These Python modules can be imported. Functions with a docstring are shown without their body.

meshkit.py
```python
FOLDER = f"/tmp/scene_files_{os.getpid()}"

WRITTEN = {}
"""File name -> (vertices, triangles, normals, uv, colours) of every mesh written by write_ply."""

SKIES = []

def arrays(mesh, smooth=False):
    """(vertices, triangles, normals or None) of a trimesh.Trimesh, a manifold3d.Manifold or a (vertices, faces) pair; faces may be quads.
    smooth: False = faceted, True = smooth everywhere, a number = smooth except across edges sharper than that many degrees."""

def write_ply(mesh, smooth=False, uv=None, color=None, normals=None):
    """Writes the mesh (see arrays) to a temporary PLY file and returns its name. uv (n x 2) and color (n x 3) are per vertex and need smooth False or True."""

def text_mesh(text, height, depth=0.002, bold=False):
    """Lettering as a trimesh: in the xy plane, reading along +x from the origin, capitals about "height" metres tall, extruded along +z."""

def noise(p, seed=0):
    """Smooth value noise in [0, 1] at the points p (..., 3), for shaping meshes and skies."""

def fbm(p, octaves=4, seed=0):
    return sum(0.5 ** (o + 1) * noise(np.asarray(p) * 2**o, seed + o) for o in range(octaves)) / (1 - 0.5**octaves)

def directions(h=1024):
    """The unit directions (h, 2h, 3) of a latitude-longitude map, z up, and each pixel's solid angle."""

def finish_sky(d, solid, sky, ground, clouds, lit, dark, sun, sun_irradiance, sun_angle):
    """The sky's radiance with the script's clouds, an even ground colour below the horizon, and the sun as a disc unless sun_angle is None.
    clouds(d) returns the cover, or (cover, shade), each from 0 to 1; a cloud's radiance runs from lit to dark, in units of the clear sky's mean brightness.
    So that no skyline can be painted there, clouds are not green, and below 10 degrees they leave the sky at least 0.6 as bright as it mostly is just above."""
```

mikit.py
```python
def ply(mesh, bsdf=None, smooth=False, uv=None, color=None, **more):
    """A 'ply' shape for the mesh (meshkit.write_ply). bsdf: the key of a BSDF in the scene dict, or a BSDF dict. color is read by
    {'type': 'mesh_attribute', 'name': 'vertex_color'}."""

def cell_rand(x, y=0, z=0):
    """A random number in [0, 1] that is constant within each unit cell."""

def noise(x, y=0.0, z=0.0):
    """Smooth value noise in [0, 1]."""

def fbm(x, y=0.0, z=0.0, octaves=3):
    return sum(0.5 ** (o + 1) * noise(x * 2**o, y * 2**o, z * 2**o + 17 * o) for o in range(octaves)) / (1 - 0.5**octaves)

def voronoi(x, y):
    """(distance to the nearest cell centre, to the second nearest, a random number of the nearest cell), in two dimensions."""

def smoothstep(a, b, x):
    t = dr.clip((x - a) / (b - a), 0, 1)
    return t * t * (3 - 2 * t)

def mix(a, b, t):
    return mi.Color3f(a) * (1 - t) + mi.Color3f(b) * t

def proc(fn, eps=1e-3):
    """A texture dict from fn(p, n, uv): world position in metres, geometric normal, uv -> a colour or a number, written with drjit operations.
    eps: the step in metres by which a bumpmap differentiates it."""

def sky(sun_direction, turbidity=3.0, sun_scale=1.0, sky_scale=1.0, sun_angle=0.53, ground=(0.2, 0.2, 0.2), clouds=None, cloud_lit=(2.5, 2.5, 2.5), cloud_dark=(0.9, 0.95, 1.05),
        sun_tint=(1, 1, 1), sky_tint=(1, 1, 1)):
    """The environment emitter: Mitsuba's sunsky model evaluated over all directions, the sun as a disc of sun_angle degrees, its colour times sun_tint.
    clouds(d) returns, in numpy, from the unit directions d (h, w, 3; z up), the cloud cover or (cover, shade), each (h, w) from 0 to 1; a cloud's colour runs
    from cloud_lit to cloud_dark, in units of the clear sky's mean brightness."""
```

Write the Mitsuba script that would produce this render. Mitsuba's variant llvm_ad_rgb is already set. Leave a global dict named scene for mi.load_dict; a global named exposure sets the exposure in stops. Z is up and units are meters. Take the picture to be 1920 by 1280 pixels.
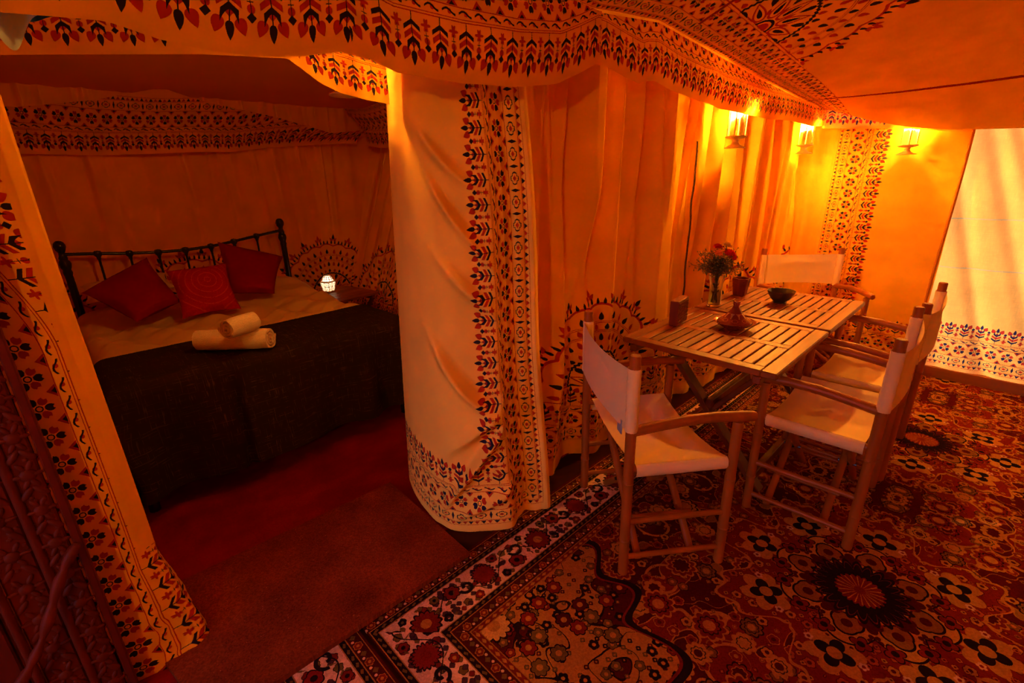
import math, random
import numpy as np
import trimesh, drjit as dr, mitsuba as mi
import mikit, meshkit
from mikit import noise, fbm, smoothstep, mix, proc

random.seed(7)
RNG = np.random.default_rng(7)
T = mi.ScalarTransform4f
scene, labels = {}, {}

# light levels and the main colours (exposure +5, so lamps and sky are given 32 times weaker)
SUN, SKY, EXPO = 0.12, 0.68, 5.0
LAMPS, LAMPC, GLOWS = 3500.0 / 32, (1.0, 0.40, 0.045), 2.6 / 32
LAMP4 = tuple(c / 32 for c in (1150.0, 420.0, 50.0))
FILLP, FILL_LANTERNS = 0.72, ((-1.3, -0.45),)
DOOR0, DOOR1, DOORZ = 0.50, 1.25, 1.85
CLOTHC, PALEC, TEAK, BAMBOO = (0.88, 0.43, 0.03), (0.90, 0.52, 0.09), (0.22, 0.048, 0.004), (0.30, 0.070, 0.007)
CANVAS, SHEET = (0.80, 0.55, 0.28), (0.68, 0.46, 0.20)

# ------------------------------------------------------------------ camera, sky, exposure
PITCH, ROLL, YAW, FPX, EYE = math.radians(19.2), math.radians(-1.3), math.radians(46.0), 900.0, np.array([0, 0, 1.45])


def camera_frame():
    """World axes: X runs along the table and the back wall, Y towards the back wall, z up."""
    ex, ey = np.array([math.sin(YAW), -math.cos(YAW), 0]), np.array([math.cos(YAW), math.sin(YAW), 0])
    right, ahead, up = ex, ey, np.array([0, 0, 1.0])
    fwd = ahead * math.cos(PITCH) - up * math.sin(PITCH)
    down = -ahead * math.sin(PITCH) - up * math.cos(PITCH)
    c, s = math.cos(ROLL), math.sin(ROLL)
    r2, d2 = c * right - s * down, s * right + c * down
    return fwd, -d2


FWD, UP = camera_frame()
scene['camera'] = {'type': 'perspective', 'fov': math.degrees(2 * math.atan(960 / FPX)), 'fov_axis': 'x', 'near_clip': 0.02, 'far_clip': 200.0,
                   'to_world': T().look_at(origin=EYE.tolist(), target=(EYE + FWD).tolist(), up=UP.tolist())}
scene['sky'] = mikit.sky((0.55, -0.62, 0.55), turbidity=4.0, sun_scale=SUN, sky_scale=SKY, ground=(0.25, 0.24, 0.2), sky_tint=(0.85, 0.9, 1.25))
exposure = EXPO
LAMP = [LAMPS * c for c in LAMPC]


# ------------------------------------------------------------------ helpers
def put(key, mesh, bsdf, smooth=False, uv=None, label=None, category=None, group=None, kind=None, **more):
    """One entry of the scene; a key that is taken gets the next number."""
    key = free(key)
    scene[key] = mikit.ply(mesh, bsdf, smooth, uv, **more)
    tag(key, label, category, group, kind)
    return key


def free(key):
    if key not in scene and key not in labels:
        return key
    n = 1
    while f'{key}_{n:03d}' in scene or f'{key}_{n:03d}' in labels:
        n += 1
    return f'{key}_{n:03d}'


def tag(key, label=None, category=None, group=None, kind=None):
    d = {k: v for k, v in (('label', label), ('category', category), ('group', group), ('kind', kind)) if v}
    if d:
        labels[key] = d


def thing(name, label, category, group=None):
    key = free(name)
    tag(key, label, category, group)
    return key


def V(*a):
    return np.array(a, float)


def grid(fn, nu, nv):
    """Sheet from fn(S, T) -> (xyz, uv), both over the unit square."""
    s, t = np.meshgrid(np.linspace(0, 1, nu), np.linspace(0, 1, nv), indexing='ij')
    p, uv = fn(s, t)
    idx = np.arange(nu * nv).reshape(nu, nv)
    q = np.stack([idx[:-1, :-1], idx[1:, :-1], idx[1:, 1:], idx[:-1, 1:]], -1).reshape(-1, 4)
    return (np.stack(p, -1).reshape(-1, 3), q), np.stack(uv, -1).reshape(-1, 2)


def sheet(key, fn, nu, nv, bsdf, **k):
    m, uv = grid(fn, nu, nv)
    return put(key, m, bsdf, True, uv, **k)


def tri(mesh):
    if isinstance(mesh, trimesh.Trimesh):
        return mesh
    v, f = np.asarray(mesh[0], float), np.asarray(mesh[1])
    if f.shape[1] == 4:
        f = np.vstack([f[:, [0, 1, 2]], f[:, [0, 2, 3]]])
    return trimesh.Trimesh(v, f, process=False)


def cat(ms):
    return trimesh.util.concatenate([tri(m) for m in ms])


def rbox(x0, y0, z0, x1, y1, z1, b=0.003):
    """Box with chamfered edges."""
    c = V((x0 + x1) / 2, (y0 + y1) / 2, (z0 + z1) / 2)
    h = V(abs(x1 - x0) / 2, abs(y1 - y0) / 2, abs(z1 - z0) / 2)
    b = min(b, h.min() * 0.45)
    pts = []
    for sx in (-1, 1):
        for sy in (-1, 1):
            for sz in (-1, 1):
                s = V(sx, sy, sz)
                for k in range(3):
                    d = h - b
                    d[k] = h[k]
                    pts.append(c + s * d)
    return trimesh.convex.convex_hull(np.array(pts))


def bar(p, q, w, t, b=0.003, up=(0, 0, 1)):
    """Squared bar from p to q: w wide across, t thick along up."""
    p, q = V(*p), V(*q)
    d = q - p
    L = np.linalg.norm(d)
    d /= L
    side = np.cross(up, d)
    side /= np.linalg.norm(side)
    n = np.cross(d, side)
    m = rbox(0, -w / 2, -t / 2, L, w / 2, t / 2, b)
    M = np.eye(4)
    M[:3, 0], M[:3, 1], M[:3, 2], M[:3, 3] = d, side, n, p
    m.apply_transform(M)
    return m


def tube(pts, r, n=12, caps=True):
    """Round tube along a polyline; r a number or one per point."""
    p = np.asarray(pts, float)
    r = np.broadcast_to(np.asarray(r, float), (len(p),))
    t = np.gradient(p, axis=0)
    t /= np.linalg.norm(t, axis=1, keepdims=True) + 1e-12
    a = np.zeros_like(p)
    a0 = np.cross(t[0], [0, 0, 1] if abs(t[0][2]) < 0.9 else [1, 0, 0])
    for i in range(len(p)):
        a0 = a0 - t[i] * np.dot(a0, t[i])
        a0 /= np.linalg.norm(a0) + 1e-12
        a[i] = a0
    b = np.cross(t, a)
    ang = np.arange(n) * 2 * np.pi / n
    v = (p[:, None] + r[:, None, None] * (np.cos(ang)[None, :, None] * a[:, None] + np.sin(ang)[None, :, None] * b[:, None])).reshape(-1, 3)
    i, j = np.meshgrid(np.arange(len(p) - 1), np.arange(n), indexing='ij')
    q = np.stack([i * n + j, i * n + (j + 1) % n, (i + 1) * n + (j + 1) % n, (i + 1) * n + j], -1).reshape(-1, 4)
    f = np.vstack([q[:, [0, 1, 2]], q[:, [0, 2, 3]]])
    if caps:
        k = len(v)
        v = np.vstack([v, p[:1], p[-1:]])
        e = (len(p) - 1) * n
        f = np.vstack([f, [[k, (x + 1) % n, x] for x in range(n)], [[k + 1, e + x, e + (x + 1) % n] for x in range(n)]])
    return trimesh.Trimesh(v, f, process=False)


def bamboo(p, q, r, nodes=(0.35, 0.8), n=12):
    """Cane with swollen node rings and slightly rounded ends."""
    p, q = V(*p), V(*q)
    L = np.linalg.norm(q - p)
    ts, rs = [0, 0.004 / L, 1 - 0.004 / L, 1], [r * 0.86, r, r, r * 0.86]
    for a in nodes:
        for d, s in ((-0.010, 1.0), (-0.003, 1.10), (0.0, 0.97), (0.003, 1.10), (0.010, 1.0)):
            ts.append(a + d / L)
            rs.append(r * s)
    o = np.argsort(ts)
    ts, rs = np.array(ts)[o], np.array(rs)[o]
    return tube(p + (q - p) * ts[:, None], rs, n)


def lathe(profile, n=32, at=(0, 0, 0), scale=(1, 1)):
    """Solid of revolution about z from (radius, height) pairs."""
    pr = np.asarray(profile, float) * V(*scale)
    ang = np.arange(n) * 2 * np.pi / n
    v = np.stack([pr[:, None, 0] * np.cos(ang), pr[:, None, 0] * np.sin(ang), np.broadcast_to(pr[:, None, 1], (len(pr), n))], -1).reshape(-1, 3)
    i, j = np.meshgrid(np.arange(len(pr) - 1), np.arange(n), indexing='ij')
    q = np.stack([i * n + j, i * n + (j + 1) % n, (i + 1) * n + (j + 1) % n, (i + 1) * n + j], -1).reshape(-1, 4)
    return trimesh.Trimesh(v + V(*at), np.vstack([q[:, [0, 1, 2]], q[:, [0, 2, 3]]]), process=False)


def ball(c, r, sub=2, s=(1, 1, 1)):
    m = trimesh.creation.icosphere(sub, 1.0)
    m.vertices = m.vertices * r * V(*s) + V(*c)
    return m


def move(m, loc=(0, 0, 0), rz=0.0, rx=0.0, ry=0.0):
    m = tri(m).copy()
    R = trimesh.transformations.euler_matrix(rx, ry, rz, 'sxyz')
    R[:3, 3] = loc
    m.apply_transform(R)
    return m


def nz(s, t, f=1.0, seed=0, octaves=3):
    return meshkit.fbm(np.stack([np.asarray(s) * f, np.asarray(t) * f, np.zeros_like(s) + seed * 7.3], -1), octaves, seed) - 0.5


def pleats(s, h, seed, n, amp, lo, hi, lean=0.0):
    """Hanging folds: ridges along h (0 at the bottom, 1 at the top) that fan out downwards from the top."""
    r = np.random.default_rng(seed)
    out = np.zeros_like(s)
    for _ in range(n):
        c, w, a = r.uniform(lo, hi), r.uniform(0.018, 0.06), r.uniform(0.4, 1.0) * amp * r.choice([-1, 1])
        fan = r.uniform(-0.12, 0.12) + lean
        e0, e1 = r.uniform(0.6, 1.6), r.uniform(0.0, 0.5)
        x = s - c - fan * (1 - h)
        ww = w * (0.5 + 1.1 * (1 - h))
        out += a * np.exp(-(x / ww) ** 2) * np.clip(h * e0 + e1, 0, 1)
    return out
# ------------------------------------------------------------------ block prints (coordinates in metres on the cloth)
RED, INK = (0.46, 0.028, 0.014), (0.024, 0.016, 0.04)


def leaf(x, y, L, W):
    """Heart leaf: x runs from its base (0) to its tip (L), y across."""
    k = dr.clip(x / L, 0, 1)
    return (x > 0) & (x < L) & (dr.abs(y) < W * 2.3 * dr.power(k, 0.45) * (1 - k) * 0.72)


def rot(x, y, a):
    c, s = math.cos(a), math.sin(a)
    return c * x + s * y, c * y - s * x


def ring(v, c, h):
    return dr.abs(v - c) < h


def disc(x, y, r):
    return x * x + y * y < r * r


def fold(a, period):
    return a - period * dr.floor(a / period) - period / 2


def border(a, t):
    """The printed border: a along it, t from the leaf tips (0) to the plain hem (0.31). Returns (red, ink)."""
    P = 0.08
    c = fold(a, P)
    ac = dr.abs(c)
    s = P / 2 - ac
    odd = (dr.floor(a / P) - 2 * dr.floor(a / (2 * P))) > 0.5
    inside = (t > -0.002) & (t < 0.312)
    ink = leaf(0.031 - t, c, 0.032, 0.0112)
    x, y = rot(ac - 0.0165, 0.037 - t, 1.20)
    red = leaf(x, y, 0.0295, 0.0165)
    cap = (ac < 0.0165) & (t + 1.6 * ac * ac / 0.02 > 0.049) & (t + 0.75 * ac < 0.0620)
    ink |= cap
    red |= (ac + dr.abs(t - 0.0455) < 0.0085)
    bend = t + 0.62 * ac
    arms = ac < 0.0225
    red |= ring(bend, 0.0735, 0.0062) & arms
    ink |= ring(bend, 0.0915, 0.0050) & arms
    ink |= (ac < 0.0011) & (t > 0.028) & (t < 0.112)
    ink |= (s + dr.abs(t - 0.041) < 0.0092) & (t > 0.032)
    red |= disc(s, t - 0.0555, 0.0078)
    ink |= (s < 0.0007) & (t > 0.05) & (t < 0.082)
    ink |= ring(t, 0.0675, 0.0008) & (s < 0.006)
    th = dr.atan2(t - 0.089, s)
    red |= dr.sqrt(s * s + dr.square(t - 0.089)) < 0.0098 + 0.0040 * dr.cos(5 * th)
    red |= ring(t, 0.1125, 0.0012) | ring(t, 0.1185, 0.0009) | ring(t, 0.144, 0.0012)
    w = a / 0.05
    ink |= ring(t, 0.1312 + 0.0055 * dr.sin(2 * math.pi * w), 0.0023) & (dr.abs(dr.sin(math.pi * w + 0.4)) > 0.33)
    red |= disc(fold(a + 0.004, 0.05), t - 0.1312, 0.0058)
    # rosettes between two rows of teeth
    ty = t - 0.190
    red |= (t > 0.146) & (t - 0.146 < 0.020 * (1 - s / 0.017)) & (s < 0.017)
    ink |= (t > 0.146) & (t - 0.146 < 0.010 * (1 - s / 0.009)) & (s < 0.009)
    red |= (t < 0.236) & (0.236 - t < 0.020 * (1 - s / 0.017)) & (s < 0.017)
    ink |= (t < 0.236) & (0.236 - t < 0.010 * (1 - s / 0.009)) & (s < 0.009)
    r, th = dr.sqrt(c * c + ty * ty), dr.atan2(ty, c)
    k = dr.floor((th + math.pi) / (math.pi / 3))
    q = th + math.pi - (k + 0.5) * (math.pi / 3)
    petal = (r > 0.011) & (r < 0.031 - 0.004 * dr.abs(dr.cos(9 * q))) & (dr.abs(r * dr.sin(q)) < 0.0085 * dr.sin(dr.clip((r - 0.009) / 0.024, 0, 1) * math.pi * 0.8) + 0.001)
    dark = (k - 2 * dr.floor(k / 2)) > 0.5
    ink |= petal & dark
    red |= petal & ~dark
    ink |= ring(r, 0.0068, 0.0013)
    # cartouches
    red |= ring(t, 0.2385, 0.0011) | ring(t, 0.2885, 0.0011)
    d = ac / 0.031 + dr.abs(t - 0.2635) / 0.021
    ink |= ring(d + 0.10 * dr.cos(8 * dr.atan2(t - 0.2635, c)), 0.78, 0.085)
    red |= d < 0.33
    ink |= (s / 0.006 + dr.abs(t - 0.2635) / 0.019) < 1
    g = fold(a, 0.026)
    heart = (t > 0.2915) & (dr.abs(g) < 0.0105 * (1 - (t - 0.2915) / 0.015))
    two = (dr.floor(a / 0.026) - 2 * dr.floor(a / 0.052)) > 0.5
    ink |= heart & two
    red |= heart & ~two
    red |= ring(t, 0.309, 0.0009)
    return red & inside, ink & inside


def mandala(x, y, R):
    """Half medallion standing on y = 0."""
    r, th = dr.sqrt(x * x + y * y) / R, dr.atan2(y, x)

    def sector(n, shift=0.0):
        k = dr.floor(th / (2 * math.pi / n) + shift)
        q = th - (k + 0.5 - shift) * (2 * math.pi / n)
        return q, (k - 2 * dr.floor(k / 2)) > 0.5

    def leaves(n, r0, L, W, shift=0.0):
        q, dk = sector(n, shift)
        m = leaf(r * dr.cos(q) - r0, r * dr.sin(q), L, W)
        return m & ~dk, m & dk

    q, dk = sector(22)
    red = ring(r, 0.835 + 0.040 * dr.cos(11 * q * 1.0), 0.013)
    ink = dr.zeros(mi.Bool, 1) & (r < 0)
    for n, r0, L, W, sh in ((22, 0.955, 0.085, 0.036, 0.5), (38, 0.70, 0.082, 0.034, 0.0), (38, 0.600, 0.066, 0.030, 0.5), (38, 0.48, 0.080, 0.030, 0.0), (30, 0.374, 0.058, 0.030, 0.0)):
        a, b = leaves(n, r0, L, W, sh)
        red |= a
        ink |= b
    a, b = leaves(88, 0.872, 0.066, 0.020)
    ink |= a | b
    q2, _ = sector(22, 0.5)
    u, v = r * dr.cos(q2), dr.abs(r * dr.sin(q2))
    x2, y2 = rot(u - 0.925, v - 0.012, 0.75)
    red |= leaf(x2, y2, 0.075, 0.034)
    red |= ring(r, 0.592, 0.0035) | ring(r, 0.575, 0.0025) | ring(r, 0.672, 0.0035) | ring(r, 0.688, 0.0025)
    ink |= ring(r, 0.352 + 0.006 * dr.sin(60 * th), 0.012)
    q3, _ = sector(10)
    u, v = r * dr.cos(q3), r * dr.sin(q3)
    outer, mid, core = leaf(u - 0.10, v, 0.235, 0.066), leaf(u - 0.118, v, 0.19, 0.046), leaf(u - 0.145, v, 0.12, 0.024)
    red |= outer & ~mid
    ink |= core
    q4, _ = sector(10, 0.5)
    u, v = r * dr.cos(q4), r * dr.sin(q4)
    ink |= leaf(0.335 - u, v, 0.10, 0.034)
    red |= leaf(u - 0.15, v, 0.07, 0.02)
    red |= r < 0.055
    ink |= ring(r, 0.082, 0.010)
    ok = (y > 0) & (r < 1.04)
    red |= ring(y, 0.004, 0.0025) & (r < 0.9)
    return red & (y > -0.001) & (r < 1.04), ink & ok


def ground(base, p, uv, wear=0.10):
    w = fbm(uv.x * 9, uv.y * 9, 3.0, 3)
    return mi.Color3f(base) * (1 - wear + 2 * wear * w)


def printed(base, red, ink):
    c = dr.select(red, mi.Color3f(RED), mi.Color3f(base))
    return dr.select(ink, mi.Color3f(INK), c)


CLOTH, PALE = CLOTHC, PALEC


def p_pelmet(p, n, uv):
    red, ink = border(uv.x, uv.y - 0.022)
    return printed(ground(CLOTH, p, uv), red, ink)


def p_curtain(p, n, uv):
    """uv: distance from the side hem, distance from the bottom hem."""
    side = uv.x < uv.y
    d, a = dr.minimum(uv.x, uv.y), dr.select(side, uv.y, uv.x)
    red, ink = border(a, 0.345 - d)
    return printed(ground(PALE, p, uv), red, ink)


def p_wall(p, n, uv):
    """uv: along the wall, height. Border at the foot, half medallions on it."""
    red, ink = border(uv.x, 0.40 - uv.y)
    for c in (1.95, 3.38, 4.60):
        r2, i2 = mandala(uv.x - c, uv.y - 0.40, 0.49)
        red, ink = red | r2, ink | i2
    return printed(ground(CLOTH, p, uv), red, ink)


BEDC = (0.80, 0.31, 0.02)


def p_bedroom(p, n, uv):
    red, ink = border(uv.x, 0.40 - uv.y)
    r2, i2 = mandala(fold(uv.x, 1.10), uv.y - 0.40, 0.53)
    return printed(ground(BEDC, p, uv), red | r2, ink | i2)


def p_panel(p, n, uv):
    """Right hand panel: border up its left side and along the bottom."""
    side = uv.x < uv.y
    d, a = dr.minimum(uv.x, uv.y), dr.select(side, uv.y, uv.x)
    red, ink = border(a, 0.33 - d)
    return printed(ground(CLOTH, p, uv), red, ink)


def p_door(p, n, uv):
    red, ink = border(uv.x, 0.33 - uv.y)
    w = 0.90 + 0.10 * noise(uv.x * 420, uv.y * 40) * noise(uv.x * 40, uv.y * 420) * 2
    seam = ring(uv.y, 1.06, 0.004) | ring(uv.y, 0.72, 0.004)
    return printed(dr.select(seam, mi.Color3f(0.6, 0.36, 0.12), ground((0.97, 0.42, 0.07), p, uv) * w), red, ink)


def p_ceiling(p, n, uv):
    d = 1.12 - uv.y
    red, ink = border(uv.x, 0.31 - d)
    r2, i2 = mandala(uv.x - 2.42, d - 0.175, 0.60)
    r3, i3 = mandala(uv.x - 0.60, d - 0.175, 0.60)
    far = d > 0.172
    red, ink = (red & ~far) | (r2 | r3) & far, (ink & ~far) | (i2 | i3) & far
    seam = ring(uv.x, 3.80, 0.010) | (ring(uv.x, 2.10, 0.008) & (d > 0.06))
    c = printed(ground(CLOTH, p, uv), red, ink)
    return dr.select(seam, mi.Color3f(0.30, 0.02, 0.01), c)


def p_flap(p, n, uv):
    """Narrow flap whose border shows from its rosettes to the leaf tips."""
    red, ink = border(uv.y, 0.222 - uv.x * 1.05 - 0.10 * smoothstep(1.05, 1.45, uv.y))
    show = (uv.x < 0.108) | (uv.y < 0.42)
    red, ink = red & show, ink & show
    return printed(ground(CLOTH, p, uv), red, ink)


def cloth(name, fn):
    scene[name] = {'type': 'twosided', 'bsdf': {'type': 'diffuse', 'reflectance': proc(fn)}}


def thin_cloth(name, fn, trans):
    scene[name] = {'type': 'principledthin', 'base_color': proc(fn), 'roughness': 0.9, 'spec_trans': 0.0, 'diff_trans': trans, 'eta': 1.3, 'sheen': 0.1}


thin_cloth('pelmet_cloth', p_pelmet, 0.85)
cloth('curtain_cloth', p_curtain)
cloth('wall_cloth', p_wall)
cloth('bedroom_cloth', p_bedroom)
cloth('panel_cloth', p_panel)
thin_cloth('door_cloth', p_door, 0.95)
cloth('ceiling_cloth', p_ceiling)
cloth('flap_cloth', p_flap)


def plain(name, rgb, rough=None, wear=0.12, f=14.0, **k):
    def fn(p, n, uv, rgb=rgb):
        return mi.Color3f(rgb) * (1 - wear + 2 * wear * fbm(p.x * f, p.y * f, p.z * f, 2))
    if rough is None:
        scene[name] = {'type': 'twosided', 'bsdf': {'type': 'diffuse', 'reflectance': {'type': 'rgb', 'value': list(rgb)} if wear == 0 else proc(fn)}}
    else:
        scene[name] = {'type': 'twosided', 'bsdf': {'type': 'principled', 'base_color': {'type': 'rgb', 'value': list(rgb)} if wear == 0 else proc(fn), 'roughness': rough, **k}}


plain('shell_cloth', BEDC, wear=0)


# ------------------------------------------------------------------ carpets
MAROON, CRIMSON, GOLD, PINK, BLACK, OLIVE = (0.060, 0.005, 0.005), (0.14, 0.011, 0.006), (0.36, 0.14, 0.03), (0.60, 0.34, 0.24), (0.012, 0.006, 0.010), (0.12, 0.065, 0.018)


def flower(x, y, R, n, lobe=0.22):
    """(petals, outline, heart) of an n-petalled flower of radius R."""
    r, th = dr.sqrt(x * x + y * y) / R, dr.atan2(y, x)
    edge = 1 - lobe + lobe * dr.abs(dr.cos(n / 2 * th))
    return (r < edge * 0.86), (r < edge) & (r >= edge * 0.86), r < 0.33


def rug_band(a, e):
    """Border of the carpet: a along it, e from its outer edge."""
    c = mi.Color3f(MAROON)
    guard = ((e > 0.015) & (e < 0.055)) | ((e > 0.25) & (e < 0.295))
    ge = dr.select(e < 0.1, e - 0.035, e - 0.2725)
    gx = fold(a, 0.076)
    pt, ol, ht = flower(gx, ge, 0.016, 6)
    c = dr.select(guard, mi.Color3f(0.05, 0.006, 0.006), c)
    c = dr.select(guard & pt, mi.Color3f(CRIMSON), c)
    c = dr.select(guard & (ol | ht), mi.Color3f(GOLD), c)
    g2 = 0.038 - dr.abs(gx)
    c = dr.select(guard & ((g2 + dr.abs(ge)) < 0.011), mi.Color3f(OLIVE), c)
    c = dr.select(guard & disc(dr.abs(gx) - 0.022, ge - 0.008, 0.005), mi.Color3f(PINK), c)
    stripe = ((e > 0.055) & (e < 0.08)) | ((e > 0.225) & (e < 0.25))
    se = dr.select(e < 0.1, e - 0.0675, e - 0.2375)
    c = dr.select(stripe, mi.Color3f(BLACK), c)
    sx = fold(a + se * 0.6, 0.03)
    c = dr.select(stripe & ((dr.abs(sx) / 0.010 + dr.abs(se) / 0.007) < 1), mi.Color3f(OLIVE), c)
    lines = ring(e, 0.056, 0.0018) | ring(e, 0.079, 0.0018) | ring(e, 0.226, 0.0018) | ring(e, 0.249, 0.0018) | ring(e, 0.296, 0.0022) | ring(e, 0.319, 0.002) | ring(e, 0.014, 0.0015)
    chain = (e > 0.298) & (e < 0.317)
    c = dr.select(chain, mi.Color3f(CRIMSON), c)
    c = dr.select(chain & ((dr.abs(fold(a, 0.032)) / 0.012 + dr.abs(e - 0.3075) / 0.007) < 1), mi.Color3f(GOLD), c)
    # broad pale band
    pink = (e > 0.08) & (e < 0.225)
    c = dr.select(pink, mi.Color3f(PINK) * (0.85 + 0.3 * noise(a * 40, e * 40)), c)
    pe = e - 0.1525
    b = fold(a, 0.56)
    vine = ring(pe, 0.045 * dr.sin(a * 2 * math.pi / 0.28), 0.0026)
    c = dr.select(pink & vine, mi.Color3f(BLACK), c)
    for k, (ox, oy, R, n, col, inner) in enumerate(((-0.21, 0.012, 0.058, 14, CRIMSON, GOLD), (0.07, -0.010, 0.052, 18, (0.16, 0.012, 0.01), CRIMSON), (-0.07, -0.028, 0.034, 7, CRIMSON, BLACK), (0.21, 0.030, 0.034, 5, (0.17, 0.01, 0.01), BLACK),
                                                   (0.14, 0.048, 0.019, 4, BLACK, PINK), (-0.14, 0.048, 0.019, 4, BLACK, PINK), (0.0, 0.050, 0.020, 6, CRIMSON, GOLD), (-0.135, -0.046, 0.020, 6, OLIVE, BLACK), (0.145, -0.046, 0.022, 6, CRIMSON, BLACK), (-0.265, -0.050, 0.016, 5, BLACK, OLIVE))):
        pt, ol, ht = flower(b - ox, pe - oy, R, n)
        c = dr.select(pink & ol, mi.Color3f(BLACK), c)
        c = dr.select(pink & pt, mi.Color3f(col), c)
        c = dr.select(pink & ht, mi.Color3f(inner), c)
    for ox, oy, R in ((0.245, -0.020, 0.036), (-0.015, -0.012, 0.030)):
        x, y = b - ox, pe - oy
        r, th = dr.sqrt(x * x + y * y), dr.atan2(y, x)
        c = dr.select(pink & ring(r, R * (0.62 + 0.11 * th), 0.0065), mi.Color3f(BLACK), c)
    for cell, R, n, seed in ((0.030, 0.011, 4, 400), (0.048, 0.017, 5, 420)):
        pt, ol, ht, tone = scatter(b + 3, dr.abs(pe) + 2, cell, R, n, seed, 0.55)
        bare = pink & (c.x > 0.4)
        c = dr.select(bare & ol, mi.Color3f(BLACK), c)
        c = dr.select(bare & pt, dr.select(tone < 0.5, mi.Color3f(CRIMSON), dr.select(tone < 0.75, mi.Color3f(OLIVE), mi.Color3f(0.05, 0.02, 0.03))), c)
    lx, ly = rot(fold(a, 0.047), pe - 0.055 * dr.sin(a * 37), 0.6)
    c = dr.select(pink & ((dr.abs(lx) / 0.012 + dr.abs(ly) / 0.005) < 1), mi.Color3f(OLIVE), c)
    return dr.select(lines, mi.Color3f(GOLD) * 0.8, c)


def scatter(x, y, cell, R, n, seed, keep):
    """Small flowers on a jittered lattice."""
    i, j = dr.floor(x / cell), dr.floor(y / cell)
    ox, oy = mikit.cell_rand(i, j, seed) * 0.4 - 0.2, mikit.cell_rand(i, j, seed + 1) * 0.4 - 0.2
    on = mikit.cell_rand(i, j, seed + 2) < keep
    tone = mikit.cell_rand(i, j, seed + 3)
    pt, ol, ht = flower(x - (i + 0.5 + ox) * cell, y - (j + 0.5 + oy) * cell, R, n)
    return pt & on, ol & on, ht & on, tone


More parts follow.
